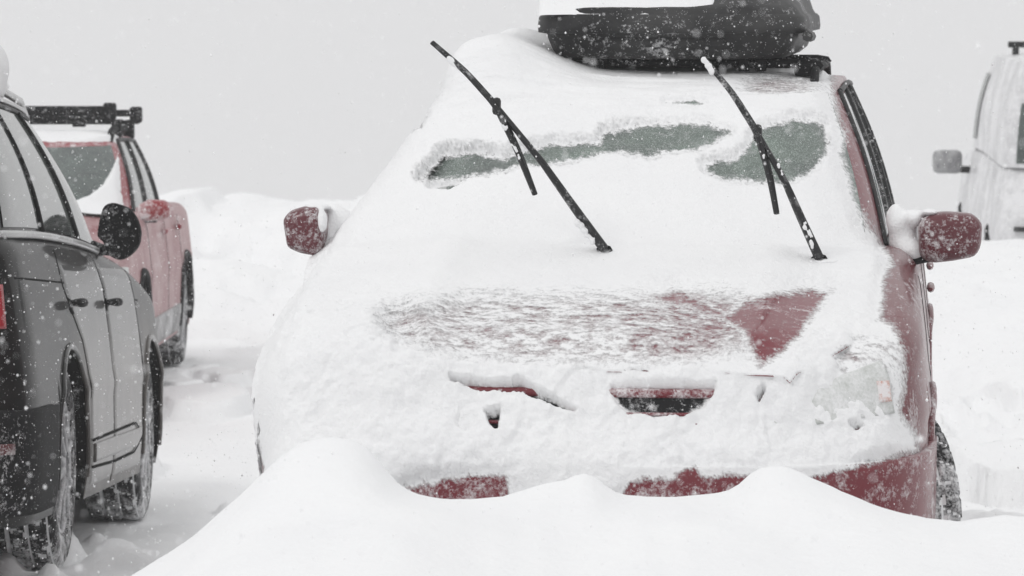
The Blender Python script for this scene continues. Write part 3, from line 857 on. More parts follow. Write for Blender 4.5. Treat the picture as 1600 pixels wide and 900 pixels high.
def snow_blanket(root, objs, wdir, xr, br, step, surf, name, label, material):
    bvh = bvh_of(objs, root)
    wv = np.array(wdir, float); wv /= np.linalg.norm(wv)
    ex = np.array([1., 0, 0]); eb = np.cross(wv, ex); eb /= np.linalg.norm(eb)
    if eb[2] < 0: eb = -eb
    X = np.arange(xr[0], xr[1], step); B = np.arange(br[0], br[1], step)
    D = np.full((len(X), len(B)), np.nan)
    far = 4.0; w3 = Vector(wv)
    for i, x in enumerate(X):
        o0 = ex * x - wv * far
        for j, b_ in enumerate(B):
            h = bvh.ray_cast(Vector(o0 + eb * b_), w3)
            if h[0] is not None: D[i, j] = h[3]
    val = ~np.isnan(D); F = D.copy(); dist = np.where(val, 0., 1e3)
    for it in range(26):
        known = ~np.isnan(F)
        if known.all(): break
        acc = np.zeros(F.shape); cnt = np.zeros(F.shape); F0 = np.where(known, F, 0)
        for dx, dy in ((1, 0), (-1, 0), (0, 1), (0, -1)):
            acc += np.roll(F0, (dx, dy), (0, 1)); cnt += np.roll(known.astype(float), (dx, dy), (0, 1))
        new = (~known) & (cnt > 0); F[new] = acc[new] / cnt[new]; dist[new] = (it + 1) * step
    F = np.where(np.isnan(F), np.nanmax(F), F)
    pos = ex[None, None] * X[:, None, None] + eb[None, None] * B[None, :, None]
    Sf, keep, A = surf(F, dist, pos, wv, far, step, X, B)
    P = pos + wv * (Sf - far)[..., None]
    kf = keep[:-1, :-1] & keep[1:, :-1] & keep[1:, 1:] & keep[:-1, 1:]
    mb = MB(); mb.grid(P, keep=kf, flip=True)
    # drop unused vertices
    V = np.vstack(mb.v); Fc = np.vstack(mb.f); used = np.unique(Fc); mp = np.zeros(len(V), np.int64); mp[used] = np.arange(len(used))
    mb2 = MB(); mb2.add(V[used], mp[Fc])
    o = mb2.build(name, material)
    at_ = o.data.attributes.new('cover', 'FLOAT', 'POINT'); at_.data.foreach_set('value', np.clip(A.reshape(-1)[used], 0, 1).astype(np.float32))
    o.matrix_world = root.matrix_world.copy()
    tag(o, label, 'snow', kind='stuff')
    return o

RW = np.array(car.root.matrix_world)
def to_px(P):
    Q = P @ RW[:3, :3].T + RW[:3, 3]; return proj(Q)

BARE = dict(
    glass1=[(655, 284), (672, 262), (692, 246), (735, 239), (790, 245), (830, 233), (880, 227), (934, 229), (942, 209), (985, 199), (1060, 192), (1115, 195), (1138, 207), (1112, 226), (1060, 239), (990, 243), (940, 238), (890, 249), (840, 262), (780, 268), (720, 279)],
    glass2=[(1100, 258), (1120, 251), (1152, 246), (1170, 224), (1180, 206), (1225, 192), (1240, 184), (1292, 192), (1288, 240), (1274, 262), (1243, 284), (1190, 285), (1130, 280), (1104, 270)],
    glass3=[(674, 297), (700, 290), (722, 290), (702, 299)],
    hood=[(1172, 466), (1200, 456), (1305, 451), (1298, 464), (1272, 494), (1252, 527), (1225, 552), (1190, 575), (1172, 552), (1160, 520), (1120, 500), (1140, 482)],
    hood2=[(1000, 468), (1060, 452), (1090, 462), (1140, 488), (1165, 500), (1150, 512), (1100, 494), (1060, 480)],
    gap=[(898, 578), (950, 582), (1014, 578), (1012, 585), (985, 591), (930, 590)],
    grille=[(960, 615), (1114, 615), (1098, 636), (1070, 648), (1020, 652), (985, 646), (968, 634)],
    slit1=[(708, 608), (760, 614), (815, 612), (860, 628), (900, 645), (896, 650), (868, 645), (820, 622), (765, 620)],
    slit2=[(762, 655), (782, 650), (778, 686), (770, 680)],
    low0=[(380, 692), (409, 680), (411, 745), (380, 760)],
    low1=[(600, 790), (640, 760), (690, 748), (725, 742), (762, 741), (792, 738), (796, 752), (800, 790)],
    low2=[(960, 790), (985, 752), (1050, 744), (1062, 732), (1085, 729), (1096, 742), (1150, 744), (1172, 745), (1180, 790)],
    low3=[(1235, 790), (1246, 742), (1300, 738), (1350, 728), (1400, 712), (1470, 690), (1470, 830), (1235, 830)],
    mark1=[(1183, 626), (1194, 614), (1196, 618), (1186, 630)],
    mark2=[(1330, 668), (1345, 672), (1340, 676)],
    slit3=[(1040, 160), (1060, 165), (1100, 163), (1085, 157)],
    seamL1=[(640, 194), (652, 189), (656, 193), (643, 204)],
)
# the snow's right hand border down the pillar, bonnet edge, lamp and bumper corner
RIGHT = [(1100, -200), (1296, -40), (1298, 100), (1296, 150), (1308, 185), (1316, 205), (1313, 240), (1328, 300), (1350, 352), (1372, 384), (1388, 410), (1376, 440), (1372, 500),
         (1392, 512), (1408, 545), (1410, 600), (1402, 640), (1430, 690), (1430, 1000), (200, 1000), (200, -200)]
def main_surf(F, dist, pos, wv, far, step, X, B):
    hit = pos + wv * (F - far)[..., None]
    px, py = to_px(hit)
    xl, yl, zl = hit[..., 0], hit[..., 1] + car.oy, hit[..., 2]
    # left bank: snow piled against the windward flank of cabin, wing and bumper
    zh_ = (pos + wv * (F - far)[..., None])[..., 2]
    i0 = int(np.argmin(np.abs(X + .55))); i1 = int(np.argmin(np.abs(X + .73)))
    ze = zh_[i0:i0 + 1, :]; cabw = sstep(1.03, 1.10, ze)
    e_cab = np.interp(ze, [1.0, 1.12, 1.26, 1.42, 1.50, 1.6], [.95, .93, .83, .74, .68, .65])
    d0 = np.clip(-.55 - X, 0, 2)[:, None]
    b_cab = F[i0:i0 + 1, :] + .10 * d0 + .13 * (d0 / np.maximum(e_cab - .55, .03)) ** 3
    d1 = np.clip(-.73 - X, 0, 2)[:, None]
    e_low = np.interp(zh_[i1:i1 + 1, :], [.3, .66, .85, 1.0], [.865, .870, .905, .925])
    b_low = F[i1:i1 + 1, :] + .06 * d1 + .12 * (d1 / np.maximum(e_low - .73, .05)) ** 3
    bank = b_cab * cabw + b_low * (1 - cabw)
    ext = e_cab * cabw + e_low * (1 - cabw)
    Fb = np.where(X[:, None] < -.55, np.minimum(np.where(dist > 0, 99, F), bank), F)
    F2 = Fb
    px, py = to_px(pos + wv * (np.where(cabw + 0 * F > .5, Fb, F) - far)[..., None])
    Fs = np.minimum(blur(F2, .05 / step), blur(F2, .02 / step)); Fs = np.minimum(Fs, F2)
    lowf = blur(1 - sstep(.84, 1.0, zl), .04 / step)
    Fl = blur(np.minimum(blur(F2, .06 / step), F2), .05 / step) + .006
    Fs = Fs * (1 - lowf) + Fl * lowf
    Fs = blur(Fs, .008 / step)
    n1 = fbm(X[:, None] * 2.2 + 0 * B, B[None] * 2.2, 41, 3); n2 = fbm(X[:, None] * 9 + 0 * B, B[None] * 9, 42, 4); n3 = fbm(X[:, None] * 60 + 0 * B, B[None] * 42, 43, 3)
    n4 = fbm(X[:, None] * 24 + 0 * B, B[None] * 24, 44, 4, .6)
    T = .020 + .009 * n1 + .006 * n2 + (.0010 + .0022 * lowf) * n3 + (.0016 + .009 * lowf) * n4 - .010 * lowf * sstep(.25, .45, fbm(X[:, None] * 13 + 0 * B, B[None] * 13, 47, 3))
    T = T + .025 * np.exp(-((yl - 1.15) / .16) ** 2) * sstep(.85, .95, zl)          # filled scuttle
    # mound on the left of the roof
    T = T + .175 * np.exp(-(((xl + .50) / .22) ** 2)) * sstep(1.85, 2.35, yl) * sstep(1.34, 1.48, zl)
    T = T + .02 * (1 - sstep(-.6, -.1, xl)) * sstep(.55, .95, zl)
    # heavier plaster over the bumper on the left half
    T = T + .030 * np.exp(-(((xl + .45) / .40) ** 2)) * (1 - sstep(.25, .5, yl)) * sstep(.30, .5, zl)
    T = T + .014 * (1 - sstep(.2, .5, yl)) * (.6 + n2 * 1.2).clip(0, 1)
    T = T * (.12 + .88 * sstep(.30, .62, zl))
    # wind ribs at the top of the screen
    ribs = fbm(X[:, None] * 5 + 0 * B, B[None] * 26, 45, 3)
    T = T + .011 * ribs * sstep(1.30, 1.38, zl) * (1 - sstep(1.50, 1.53, zl)) * sstep(1.3, 1.9, yl)
    wob = 7 * fbm(px * .03, py * .03, 51, 4) + 5.0 * fbm(px * .12, py * .16, 52, 4, .7) + 3.0 * fbm(px * .5, py * .5, 53, 2)
    sd = np.full(F.shape, 1e3); wob = wob + 0 * F
    for nm, pl in BARE.items():
        k_ = .35 if nm in ('gap', 'slit1', 'slit2', 'slit3', 'mark1', 'mark2', 'glass3', 'notch', 'grille') else 1.0
        steep = 6.0 if nm in ('slit1', 'gap', 'mark1', 'mark2', 'notch', 'slit2') else 2.6 if k_ < 1 else (1.6 if nm.startswith(('low', 'seam')) else 1.9 if nm.startswith('glass') else .85)
        sd = np.minimum(sd, (-poly_sd(px, py, pl) + wob * k_) * steep)
    sd = np.minimum(sd, poly_sd(px, py, RIGHT) + wob * .8)
    cov = sstep(0, 1, np.clip(sd / 26.0, 0, 1)) ** .8
    FB = np.where(cabw + 0 * F > .5, Fb, F)
    surf = FB * (1 - cov) + (Fs - T) * cov
    surf = np.where(cov > .5, np.minimum(surf, F - .004), surf)
    surf = np.where(sd <= 0, FB - .0016, np.minimum(surf, FB - .0016))
    A = sstep(-15, 6, sd) ** 1.1
    # thin granular snow: middle of the bonnet, by the headlamp, roof edge
    th = np.exp(-(np.abs((px - 900) / 290) ** 3.5 + np.abs((py - 515) / 58) ** 2.6))
    th = np.maximum(th, np.exp(-(((px - 640) / 60) ** 2 + ((py - 510) / 40) ** 2)) * .8)
    th = np.maximum(th, np.exp(-(((px - 1090) / 110) ** 2 + ((py - 500) / 45) ** 2)) * 1.0)
    th = np.maximum(th, .92 * np.exp(-(((px - 1358) / 55) ** 4 + ((py - 580) / 52) ** 4)))
    th = np.maximum(th, .62 * np.exp(-(((px - 1225) / 80) ** 4 + ((py - 136) / 17) ** 4)))
    gr = fbm(xl * 22 - yl * 16, yl * 40 + xl * 14, 61, 5, .68)
    gr2 = fbm(xl * 70 + zl * 20, yl * 70 + zl * 60, 62, 3, .6)
    a = sstep(.15, .8, th + .18 * gr)
    At = .69 + .60 * gr + .25 * gr2 - .30 * sstep(900, 1130, px) * (1 - sstep(560, 600, py)) * (1 - sstep(1200, 1300, px)) + .16 * np.exp(-(((px - 1345) / 65) ** 2 + ((py - 590) / 60) ** 2))
    At = At - .10 * np.exp(-(((px - 650) / 60) ** 2 + ((py - 505) / 30) ** 2))
    surf = np.where(sd > 0, surf * (1 - a) + (F - .0016 - .0025 * np.clip(At, 0, 1)) * a, surf)
    A = np.where(sd > 0, A * (1 - a) + np.minimum(A, At) * a, A)
    # roll over the silhouette
    rightside = X[:, None] > 0
    surf = np.where(rightside, surf + 10.0 * dist ** 2, np.where((X[:, None] < -.73) & (sd > 0), np.minimum(Fs - T, Fb - .004), surf))
    A = np.where((X[:, None] < -.73) & (sd > 0), 1.0, A)
    keep = np.where(rightside, dist < .018, (X[:, None] > -ext - .05)) & (sd > -40) & (zl > .24)
    keep &= (px > 300)
    # under the roof box only a thin film
    return surf, keep, A
snow_blanket(car.root, [body, gh, roof, bumper, hood, windscreen, grille], (0, .74, -.67), (-.98, .93), (-1.45, 1.75), .0042, main_surf,
             'snow_cover', 'thick windblown snow over bonnet, windscreen and roof of the red car with the raised wipers', M_snow_film)

# snow packed at the mirrors, on the roof box and at the wiper feet
def lumps(name, label, items, seed, vox=None):
    mb = MB()
    for i, (px, py, Y, r) in enumerate(items):
        p = at(px, py, Y); blob(mb, (p.x, p.y, p.z), r, seed + i, .22)
    o = mb.build(name, M_snow_cover); tag(o, label, 'snow', kind='stuff')
    rm = o.modifiers.new('merge', 'REMESH'); rm.mode = 'VOXEL'; rm.voxel_size = vox or (.008 if len(items) > 2 else .02); rm.use_smooth_shade = True
    sm = o.modifiers.new('soften', 'SMOOTH'); sm.iterations = 10; sm.factor = .5
    return o
lumps('packed_snow', 'snow packed between the right hand mirror and door of the red car', [(1412, 372, 10.5, (.045, .05, .085)), (1402, 345, 10.5, (.035, .05, .05)), (1428, 340, 10.46, (.035, .04, .028)), (1452, 331, 10.42, (.03, .04, .010)), (1425, 392, 10.46, (.05, .05, .035))], 3)
lumps('packed_snow', 'snow caked on the left hand mirror of the red car', [(528, 358, 10.72, (.065, .06, .08)), (514, 368, 10.7, (.03, .05, .05)), (495, 323, 10.66, (.045, .05, .012)), (504, 345, 10.60, (.016, .03, .04))], 13)
def crust(a, b, n, Ya, Yb, r, seed):
    """an uneven crust of ice along a stretch of rubber"""
    g = np.random.default_rng(seed); out = []
    for i in range(n):
        t = i / (n - 1); q = .55 + .6 * g.random()
        out.append((a[0] + (b[0] - a[0]) * t + g.normal() * 1.2, a[1] + (b[1] - a[1]) * t + g.normal() * 1.2, Ya + (Yb - Ya) * t, (r * q, r * .8, r * q * 1.15)))
    return out
lumps('caked_ice', 'ice caked on the left hand raised wiper of the red car', crust((700, 91), (716, 106), 5, 9.885, 9.885, .0085, 1) + crust((780, 176), (789, 200), 6, 9.885, 9.885, .009, 2) + crust((803, 226), (812, 248), 5, 9.89, 9.89, .006, 3) + crust((902, 346), (928, 378), 9, 9.905, 9.915, .0095, 4), 51, .0022)
lumps('caked_ice', 'ice caked on the right hand raised wiper of the red car', crust((1101, 94), (1112, 113), 6, 9.83, 9.83, .0085, 5) + crust((1189, 232), (1193, 246), 4, 9.825, 9.825, .0055, 6) + crust((1216, 258), (1221, 272), 4, 9.825, 9.825, .006, 7) + crust((1259, 350), (1271, 386), 8, 9.835, 9.84, .0078, 8) + [(1290, 408, 9.86, (.035, .03, .007))], 61, .002)
mb = MB()
us = np.linspace(0, 1, 60); 
q = []
for i, z_ in enumerate(np.linspace(0, 1, 26)):
    row = []
    for j in range(60):
        xx = -.43 + .58 * us[j]; yy = RY0 + .01 + z_ * 1.6
        hgt = 1.747 + .16 * (1 - (1 - z_) ** 2) ** .7 * 1 + .004
        edge_ = min(1, (us[j]) * 9, (1 - us[j]) * 7)
        hgt += .035 * math.sin(min(1, z_ * 8) * math.pi / 2) * edge_ + .008 * float(fbm(xx * 8, yy * 3, 71))
        if z_ == 0 or j in (0, 59): hgt -= .03
        row.append((xx + bx, yy, hgt))
    q.append(row)
mb.grid(np.array(q)); ob = mb.build('box_snow', M_snow_cover); ob.matrix_world = car.root.matrix_world.copy()
tag(ob, 'snow lying on the lid of the black roof box on the red car', 'snow', kind='stuff')

# ================================================================ GREY SUV (left)
SP = R(4.75)
M_suv_w = Matrix.Translation((-2.60, 16.46, -.635)) @ Matrix.Rotation(math.pi, 4, 'Z') @ Matrix.Rotation(SP, 4, 'X')
zts = cr([0, .1, .4, 1.0, 1.7, 2.3, 4.0, 5.25], [.88, .93, 1.0, 1.10, 1.17, 1.20, 1.235, 1.22])
suv = Car(M_suv_w, 5.25, .985, zts, .235, .95, 3.80, .385, .435,
          dict(belt=(.885, 1.45, 5.12, 1.6, .9, 6, 6, .25), roof=(.70, 2.62, 4.75, .9, .6, 5, 5, .10),
               zr=cr([2.4, 2.8, 3.6, 4.5, 4.9], [1.66, 1.70, 1.73, 1.70, 1.65]), bulge=.03),
          fprof=([.2, .4, .6, .8, 1.0], [.05, 0, 0, .03, .06]), rprof=([.2, .35, .65, .7, 1.2], [.06, 0, 0, .04, .06]), af=.75, ar=.6, nf=2.8, nr=3.4, name='grey_suv')
tag(suv.root, 'dark grey suv seen from behind at the left with snow flecked paint', 'suv')
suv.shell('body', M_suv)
suv.greenhouse('pillars', M_suv); suv.roof('roof', M_suv, .05); suv.wells('wheel_well', M_under)
for sg in (-1, 1):
    ws = [(1.10, 1.345), (1.375, 1.65), (1.685, 1.93)]
    for (a, b) in ws:
        mb = MB(); mb.grid(suv.gpatch(a, b, .07, lambda u: .93 - .35 * sstep(1.80, 1.95, u) ** 2, sg, .004, 24, 12), flip=(sg == 1))
        mb.build('side_window', M_glass_side, suv.root)
    mb = MB()
    for a in (1.36, 1.668):
        mb.tube(suv.g(np.full(14, a), np.linspace(.05, .95, 14), sg, .004), .015, 8, flat=.5)
    mb.tube(suv.g(np.linspace(1.075, 1.94, 60), .955, sg, .006), .009, 8)
    mb.tube(suv.g(np.full(16, 1.085), np.linspace(.02, .955, 16), sg, .006), .009, 8)
    mb.build('window_frame', M_black_clean, suv.root)
    mb = MB(); mb.tube(suv.g(np.linspace(1.04, 1.96, 60), .015, sg, .016), .014, 8)
    mb.tube(suv.g(np.linspace(1.02, 1.96, 60), 1.0, sg, .012), .010, 8)
    mb.tube(suv.g(np.full(16, 1.03), np.linspace(.0, 1.0, 16), sg, .006), .006, 8)
    mb.build('window_trim', M_chrome, suv.root)
    mb = MB()
    for yz in ([(1.42, .28), (1.40, .7), (1.42, 1.0), (1.5, 1.12)], [(2.52, .26), (2.50, .45), (2.56, .8), (2.52, 1.05), (2.7, 1.17)],
               [(3.28, .62), (3.42, .84), (3.62, .95), (3.78, 1.05), (3.85, 1.18)]):
        suv.strip(yz, sg, .0045, .0).build('door_seam', M_seam, suv.root)
    suv.strip([(1.3, .990), (2.5, 1.03), (3.8, 1.06), (4.9, 1.07)], sg, .004, .0).build('shoulder_line', M_seam, suv.root)
    # doors, lightly proud of the body, snow reflection and road salt painted in
    rear_edge = lambda z: np.interp(z, [.28, .45, .62, .84, .95, 1.05, 1.20], [3.27, 3.27, 3.29, 3.43, 3.63, 3.77, 3.84])
    mid_edge = lambda z: np.interp(z, [.26, .45, .8, 1.05, 1.2], [2.52, 2.50, 2.55, 2.52, 2.72])
    front_edge = lambda z: np.interp(z, [.28, .7, 1.0, 1.15], [1.42, 1.40, 1.42, 1.52])
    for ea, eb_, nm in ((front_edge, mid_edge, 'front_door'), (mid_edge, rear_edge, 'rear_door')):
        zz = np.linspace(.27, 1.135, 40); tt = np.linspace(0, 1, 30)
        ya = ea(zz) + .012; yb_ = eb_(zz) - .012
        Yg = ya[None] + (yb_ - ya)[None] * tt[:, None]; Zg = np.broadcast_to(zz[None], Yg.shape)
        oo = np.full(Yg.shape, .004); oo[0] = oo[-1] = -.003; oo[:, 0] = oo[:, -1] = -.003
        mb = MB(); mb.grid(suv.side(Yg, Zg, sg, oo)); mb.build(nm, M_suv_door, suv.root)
    # lower door panel with its creased outline
    def lo(U): 
        y = np.interp(U, suv.U, suv.P[:, 1]); return .355 + .03 * sstep(1.9, 1.5, y) * 0 + .05 * (1 - sstep(1.5, 1.75, y))
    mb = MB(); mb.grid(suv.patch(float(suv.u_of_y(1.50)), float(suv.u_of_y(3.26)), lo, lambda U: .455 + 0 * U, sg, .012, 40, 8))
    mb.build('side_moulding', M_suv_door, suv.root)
    mb = MB()
    suv.strip([(1.5, .405), (1.75, .468), (2.5, .462), (3.27, .455)], sg, .005, .009, mb=mb)
    suv.strip([(1.5, .400), (1.8, .345), (2.5, .340), (3.27, .352)], sg, .005, .009, mb=mb)
    mb.build('moulding_line', M_seam, suv.root)
    for y_ in (2.44, 3.60):
        mb = MB(); mb.tube(suv.side(np.linspace(y_ - .10, y_ + .10, 9), .985, sg, np.array([.012, .035, .042, .045, .045, .045, .042, .035, .012])), [.010, .015, .017, .017, .017, .017, .017, .015, .010], 8)
        h = mb.build('door_handle', M_black, suv.root)
        mb = MB(); g_ = np.linspace(-.075, .075, 10); v_ = np.linspace(-1, 1, 7)
        Z = .975 + v_[None] * .034 * np.sqrt(np.maximum(1 - (g_ / .08) ** 2, 0))[:, None]
        mb.grid(suv.side(y_ + g_[:, None] + 0 * Z, Z, sg, .003)); mb.build('handle_recess', M_seam, h)
    for yc in (suv.yf, suv.yr):
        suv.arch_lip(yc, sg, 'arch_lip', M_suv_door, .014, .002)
    mb = MB(); u0 = float(suv.u_of_y(4.99)); mb.grid(suv.patch(u0, .93, .88, 1.07, sg, .010, 30, 10)); mb.build('tail_light', M_tail, suv.root)
    mb = MB(); mb.grid(suv.patch(float(suv.u_of_y(5.0)), .90, .47, .53, sg, .028, 14, 6)); mb.build('reflector', M_reflector, suv.root)
    mb = MB(); mb.tube(np.array([[sg * .66, 2.75 - suv.oy, 1.72], [sg * .665, 2.95 - suv.oy, 1.775], [sg * .67, 3.6 - suv.oy, 1.79], [sg * .665, 4.3 - suv.oy, 1.775], [sg * .66, 4.6 - suv.oy, 1.71]]), .016, 8)
    mb.build('roof_rail', M_chrome, suv.root)
mb = MB()
for sg in (1, -1): mb.grid(suv.patch(float(suv.u_of_y(4.32)), 1.0, .24, .66, sg, .020, 50, 14))
mb.build('rear_bumper', M_black, suv.root)
mb = MB()
for sg in (1, -1): mb.grid(suv.gpatch(2.12, 3.0, .12, .9, sg, .006, 30, 12), flip=(sg == 1))
mb.build('rear_window', M_glass_side, suv.root)
mb = MB()
for sg in (1, -1): mb.grid(suv.gpatch(0, .92, .04, .95, sg, .006, 40, 16), flip=(sg == 1))
mb.build('windscreen', M_glass_far, suv.root)
for yc in (suv.yf, suv.yr):
    for sg in (1, -1): wheel(suv, yc, sg, .385, .255, spokes=10, inset=.012, rimr=.64, chain=True)
# door mirror seen from behind
Sinv = suv.root.matrix_world.inverted()
def suv_mirror(flip):
    def L_(px, py, Y):
        p = Sinv @ at(px, py, Y)
        if flip: p.x = -p.x
        return p
    A = np.array([L_(x, y, 14.15) for x, y in [(158, 345), (164, 322), (178, 316), (205, 325), (217, 342), (223, 362), (220, 385), (206, 400), (190, 408), (170, 398), (166, 378), (154, 372)]])
    c = A.mean(0); A = resample(np.vstack([A, A[:1]]), 41)[:-1]; A = (np.roll(A, 1, 0) + 2 * A + np.roll(A, -1, 0)) / 4
    rs = []
    for t, k_ in ((.75, .02), (.75, .86), (.86, .97), (.8, 1), (.2, 1.0), (-.3, .93), (-.7, .78), (-1, .5), (-1.1, .02)):
        q_ = c + (A - c) * k_; q_[:, 1] = c[1] + t * .08; rs.append(q_)
    mb = MB(); mb.grid(np.stack(rs), cv=True, flip=True); o = mb.build('mirror', M_black, suv.root)
    a = np.array([L_(176, 392, 14.2), L_(158, 390, 14.25)]); mb = MB(); mb.tube(a, [.03, .035], 10, flat=.7)
    a = np.array([L_(160, 388, 14.3), L_(140, 380, 14.3)]); mb.tube(a, [.03, .03], 10, flat=.6)
    mb.build('mirror_arm', M_black, o)
suv_mirror(False); suv_mirror(True)
lumps('roof_snow', 'lump of snow on the roof of the dark grey suv at the left edge', [(-22, 112, 13.0, (.085, .25, .13)), (-75, 138, 13.2, (.22, .6, .06))], 31)

# ================================================================ SECOND RED CAR (far left)
C3P = math.atan((.48 - .40) / 2.6)
M_c3 = Matrix.Translation((-2.90, 18.12, -.375)) @ Matrix.Rotation(R(.2), 4, 'Z') @ Matrix.Rotation(-C3P, 4, 'X')
zt3 = cr([0, .1, .3, .7, 1.15, 1.4, 2.4, 3.6, 4.45], [.74, .78, .84, .92, .985, 1.0, 1.01, 1.01, .99])
c3 = Car(M_c3, 4.4, .875, zt3, .22, .90, 3.5, .325, .37,
         dict(belt=(.755, 1.12, 4.25, 1.2, 1.8, 6, 3.2, .14), roof=(.575, 1.98, 4.0, .7, 1.25, 6, 3.0, .06),
              zr=cr([1.9, 2.1, 2.8, 3.6, 4.1], [1.40, 1.42, 1.43, 1.40, 1.36]), bulge=.02),
         fprof=fprof, rprof=rprof, af=.62, ar=.6, nf=2.9, nr=3.2, name='red_car')
tag(c3.root, 'pale frosted red car with an empty roof rack parked beyond the grey suv', 'car')
c3b = c3.shell('body', M_red_far_side, 220, 26); c3g = c3.greenhouse('pillars', M_red_far); c3r = c3.roof('roof', M_red_far); c3.wells('wheel_well', M_under)
mb = MB()
for sg in (1, -1): mb.grid(c3.gpatch(0, 1.05, .03, .90, sg, .006, 40, 16), flip=(sg == 1))
c3w = mb.build('windscreen', M_glass_far, c3.root)
mb = MB()
for sg in (1, -1): mb.grid(c3.patch(0, .30, .22, .58, sg, .02, 50, 12))
mb.build('front_bumper', M_red_far, c3.root)
mb = MB()
for sg in (1, -1): mb.grid(c3.patch(0, c3.u_of_x_front(.42), .64, .72, sg, .008, 24, 8))
mb.build('grille', M_black, c3.root)
for sg in (1, -1):
    u0 = float(c3.u_of_x_front(.5)); u1 = float(c3.u_of_y(.4))
    mb = MB(); mb.grid(c3.patch(u0, u1, .64, .76, sg, .014, 30, 10)); mb.build('headlight', M_lamp, c3.root)
    for (a, b) in ((1.14, 1.33), (1.36, 1.60), (1.63, 1.90)):
        mb = MB(); mb.grid(c3.gpatch(a, b, .08, .92, sg, .004, 16, 8), flip=(sg == 1)); mb.build('side_window', M_glass_side, c3.root)
    mb = MB()
    for a in (1.125, 1.345, 1.615): mb.tube(c3.g(np.full(12, a), np.linspace(.04, .95, 12), sg, .006), .014, 8)
    mb.tube(c3.g(np.linspace(1.12, 1.93, 40), .95, sg, .006), .012, 8)
    mb.build('window_frame', M_black_clean, c3.root)
    for y_ in (1.36, 2.35, 3.2): c3.strip([(y_, .28), (y_, .6), (y_ + .01, .95)], sg, .004, 0).build('door_seam', M_seam, c3.root)
    mb = MB(); mb.grid(c3.patch(float(c3.u_of_y(1.30)), float(c3.u_of_y(3.10)), .225, .43, sg, .012, 40, 10)); mb.build('side_cladding', M_clad, c3.root)
    for y_ in (2.18, 3.05):
        mb = MB(); mb.tube(c3.side(np.linspace(y_ - .09, y_ + .09, 8), .88, sg, .028), .016, 8); mb.build('door_handle', M_red_far, c3.root)
    for yc in (c3.yf, c3.yr): c3.arch_lip(yc, sg, 'arch_lip', M_black, .022)
    mb = MB(); xx = sg
    A = np.array([(.79, .97), (.80, 1.055), (.86, 1.085), (.95, 1.08), (.985, 1.05), (.98, .99), (.93, .965), (.85, .96)])
    A = resample(np.vstack([A, A[:1]]), 31)[:-1]; cA = A.mean(0); rs = []
    for t, k_ in ((-1, .02), (-1, .5), (-.8, .82), (-.4, .97), (.2, 1), (.6, .96), (.55, .02)):
        q_ = cA + (A - cA) * k_; rs.append(np.stack([q_[:, 0] * sg, np.full(30, 1.40 - c3.oy + t * .07), q_[:, 1]], -1))
    mb.grid(np.stack(rs), cv=True); o = mb.build('mirror', M_red_c3m, c3.root)
    mb = MB(); mb.tube([[sg * .74, 1.42 - c3.oy, .97], [sg * .90, 1.42 - c3.oy, .975]], .022, 8); mb.build('mirror_arm', M_black, o)
    mb = MB(); mb.tube(np.array([[sg * .55, 2.15 - c3.oy, 1.39], [sg * .555, 2.25 - c3.oy, 1.46], [sg * .555, 2.4 - c3.oy, 1.48], [sg * .54, 3.2 - c3.oy, 1.475], [sg * .50, 3.5 - c3.oy, 1.45], [sg * .49, 3.6 - c3.oy, 1.37]]), .022, 8)
    mb.build('roof_rail', M_black, c3.root)
for yc in (c3.yf, c3.yr):
    for sg in (1, -1): wheel(c3, yc, sg, .325, .215, spokes=7, inset=-.005, chain=True)
for yb, z0 in ((2.48, 1.515), (3.20, 1.515)):
    mb = MB(); y = yb - c3.oy
    mb.tube([[-.62, y, z0], [.62, y, z0]], .012, 8)
    for xx in (-.56, .56): mb.box((xx, y, 1.470), (.055, .09, .12), bev=.015)
    mb.build('cross_bar', M_black, c3.root)
    mb = MB(); zc = z0 + .055 + (.022 if yb < 3 else .0)
    mb.box((-.03, y, zc), (1.10 if yb < 3 else 1.24, .05, .042), bev=.012); mb.box((-.03, y, zc - .048), (1.10, .045, .022), bev=.008)
    ex_ = .52 if yb < 3 else .60
    for xx in (-ex_, ex_): mb.box((xx, y, zc - .01), (.075, .07, .10), bev=.015)
    for xx in (-.35, .25): mb.box((xx, y, zc - .06), (.08, .07, .05), bev=.01)
    mb.build('ski_clamp', M_black, c3.root)
RW3 = np.array(c3.root.matrix_world)
def c3_surf(F, dist, pos, wv, far, step, X, B):
    hit = pos + wv * (F - far)[..., None]
    Q = hit @ RW3[:3, :3].T + RW3[:3, 3]; px, py = proj(Q)
    zl = hit[..., 2]; yl = hit[..., 1] + c3.oy
    Fs = np.minimum(blur(F, .05 / step), F)
    wob = 1.5 * fbm(px * .1, py * .1, 81, 3)
    bare = poly_sd(px, py, [(60, 222), (180, 222), (186, 236), (176, 262), (160, 288), (140, 304), (122, 312), (60, 320)])
    sd = np.minimum(-bare + wob, poly_sd(px, py, [(-400, 0), (181, 0), (186, 235), (190, 300), (196, 335), (200, 420), (-400, 420)]) + wob)
    cov = sstep(0, 9, sd)
    # a thin red line of roof edge stays bare
    T = .03 + .01 * fbm(X[:, None] * 4 + 0 * B, B[None] * 4, 82, 3) + .03 * (zl > 1.46)
    s = F * (1 - cov) + (Fs - T) * cov
    s = np.where(sd < 0, F + .006, s) + 10 * dist ** 2
    s = np.where(line_d(px, py, [(50, 229), (180, 229)]) < 4.5 , F + .006, s)
    return s, (dist < .02) & (sd > -4) & (zl > .55), np.ones(F.shape)
bpy.context.view_layer.update()
snow_blanket(c3.root, [c3b, c3g, c3r, c3w], (0, .74, -.67), (-.9, .9), (.0, 2.5), .012, c3_surf, 'snow_cover',
             'snow on the windscreen and roof of the farther red car with the empty rack', M_snow_cover)

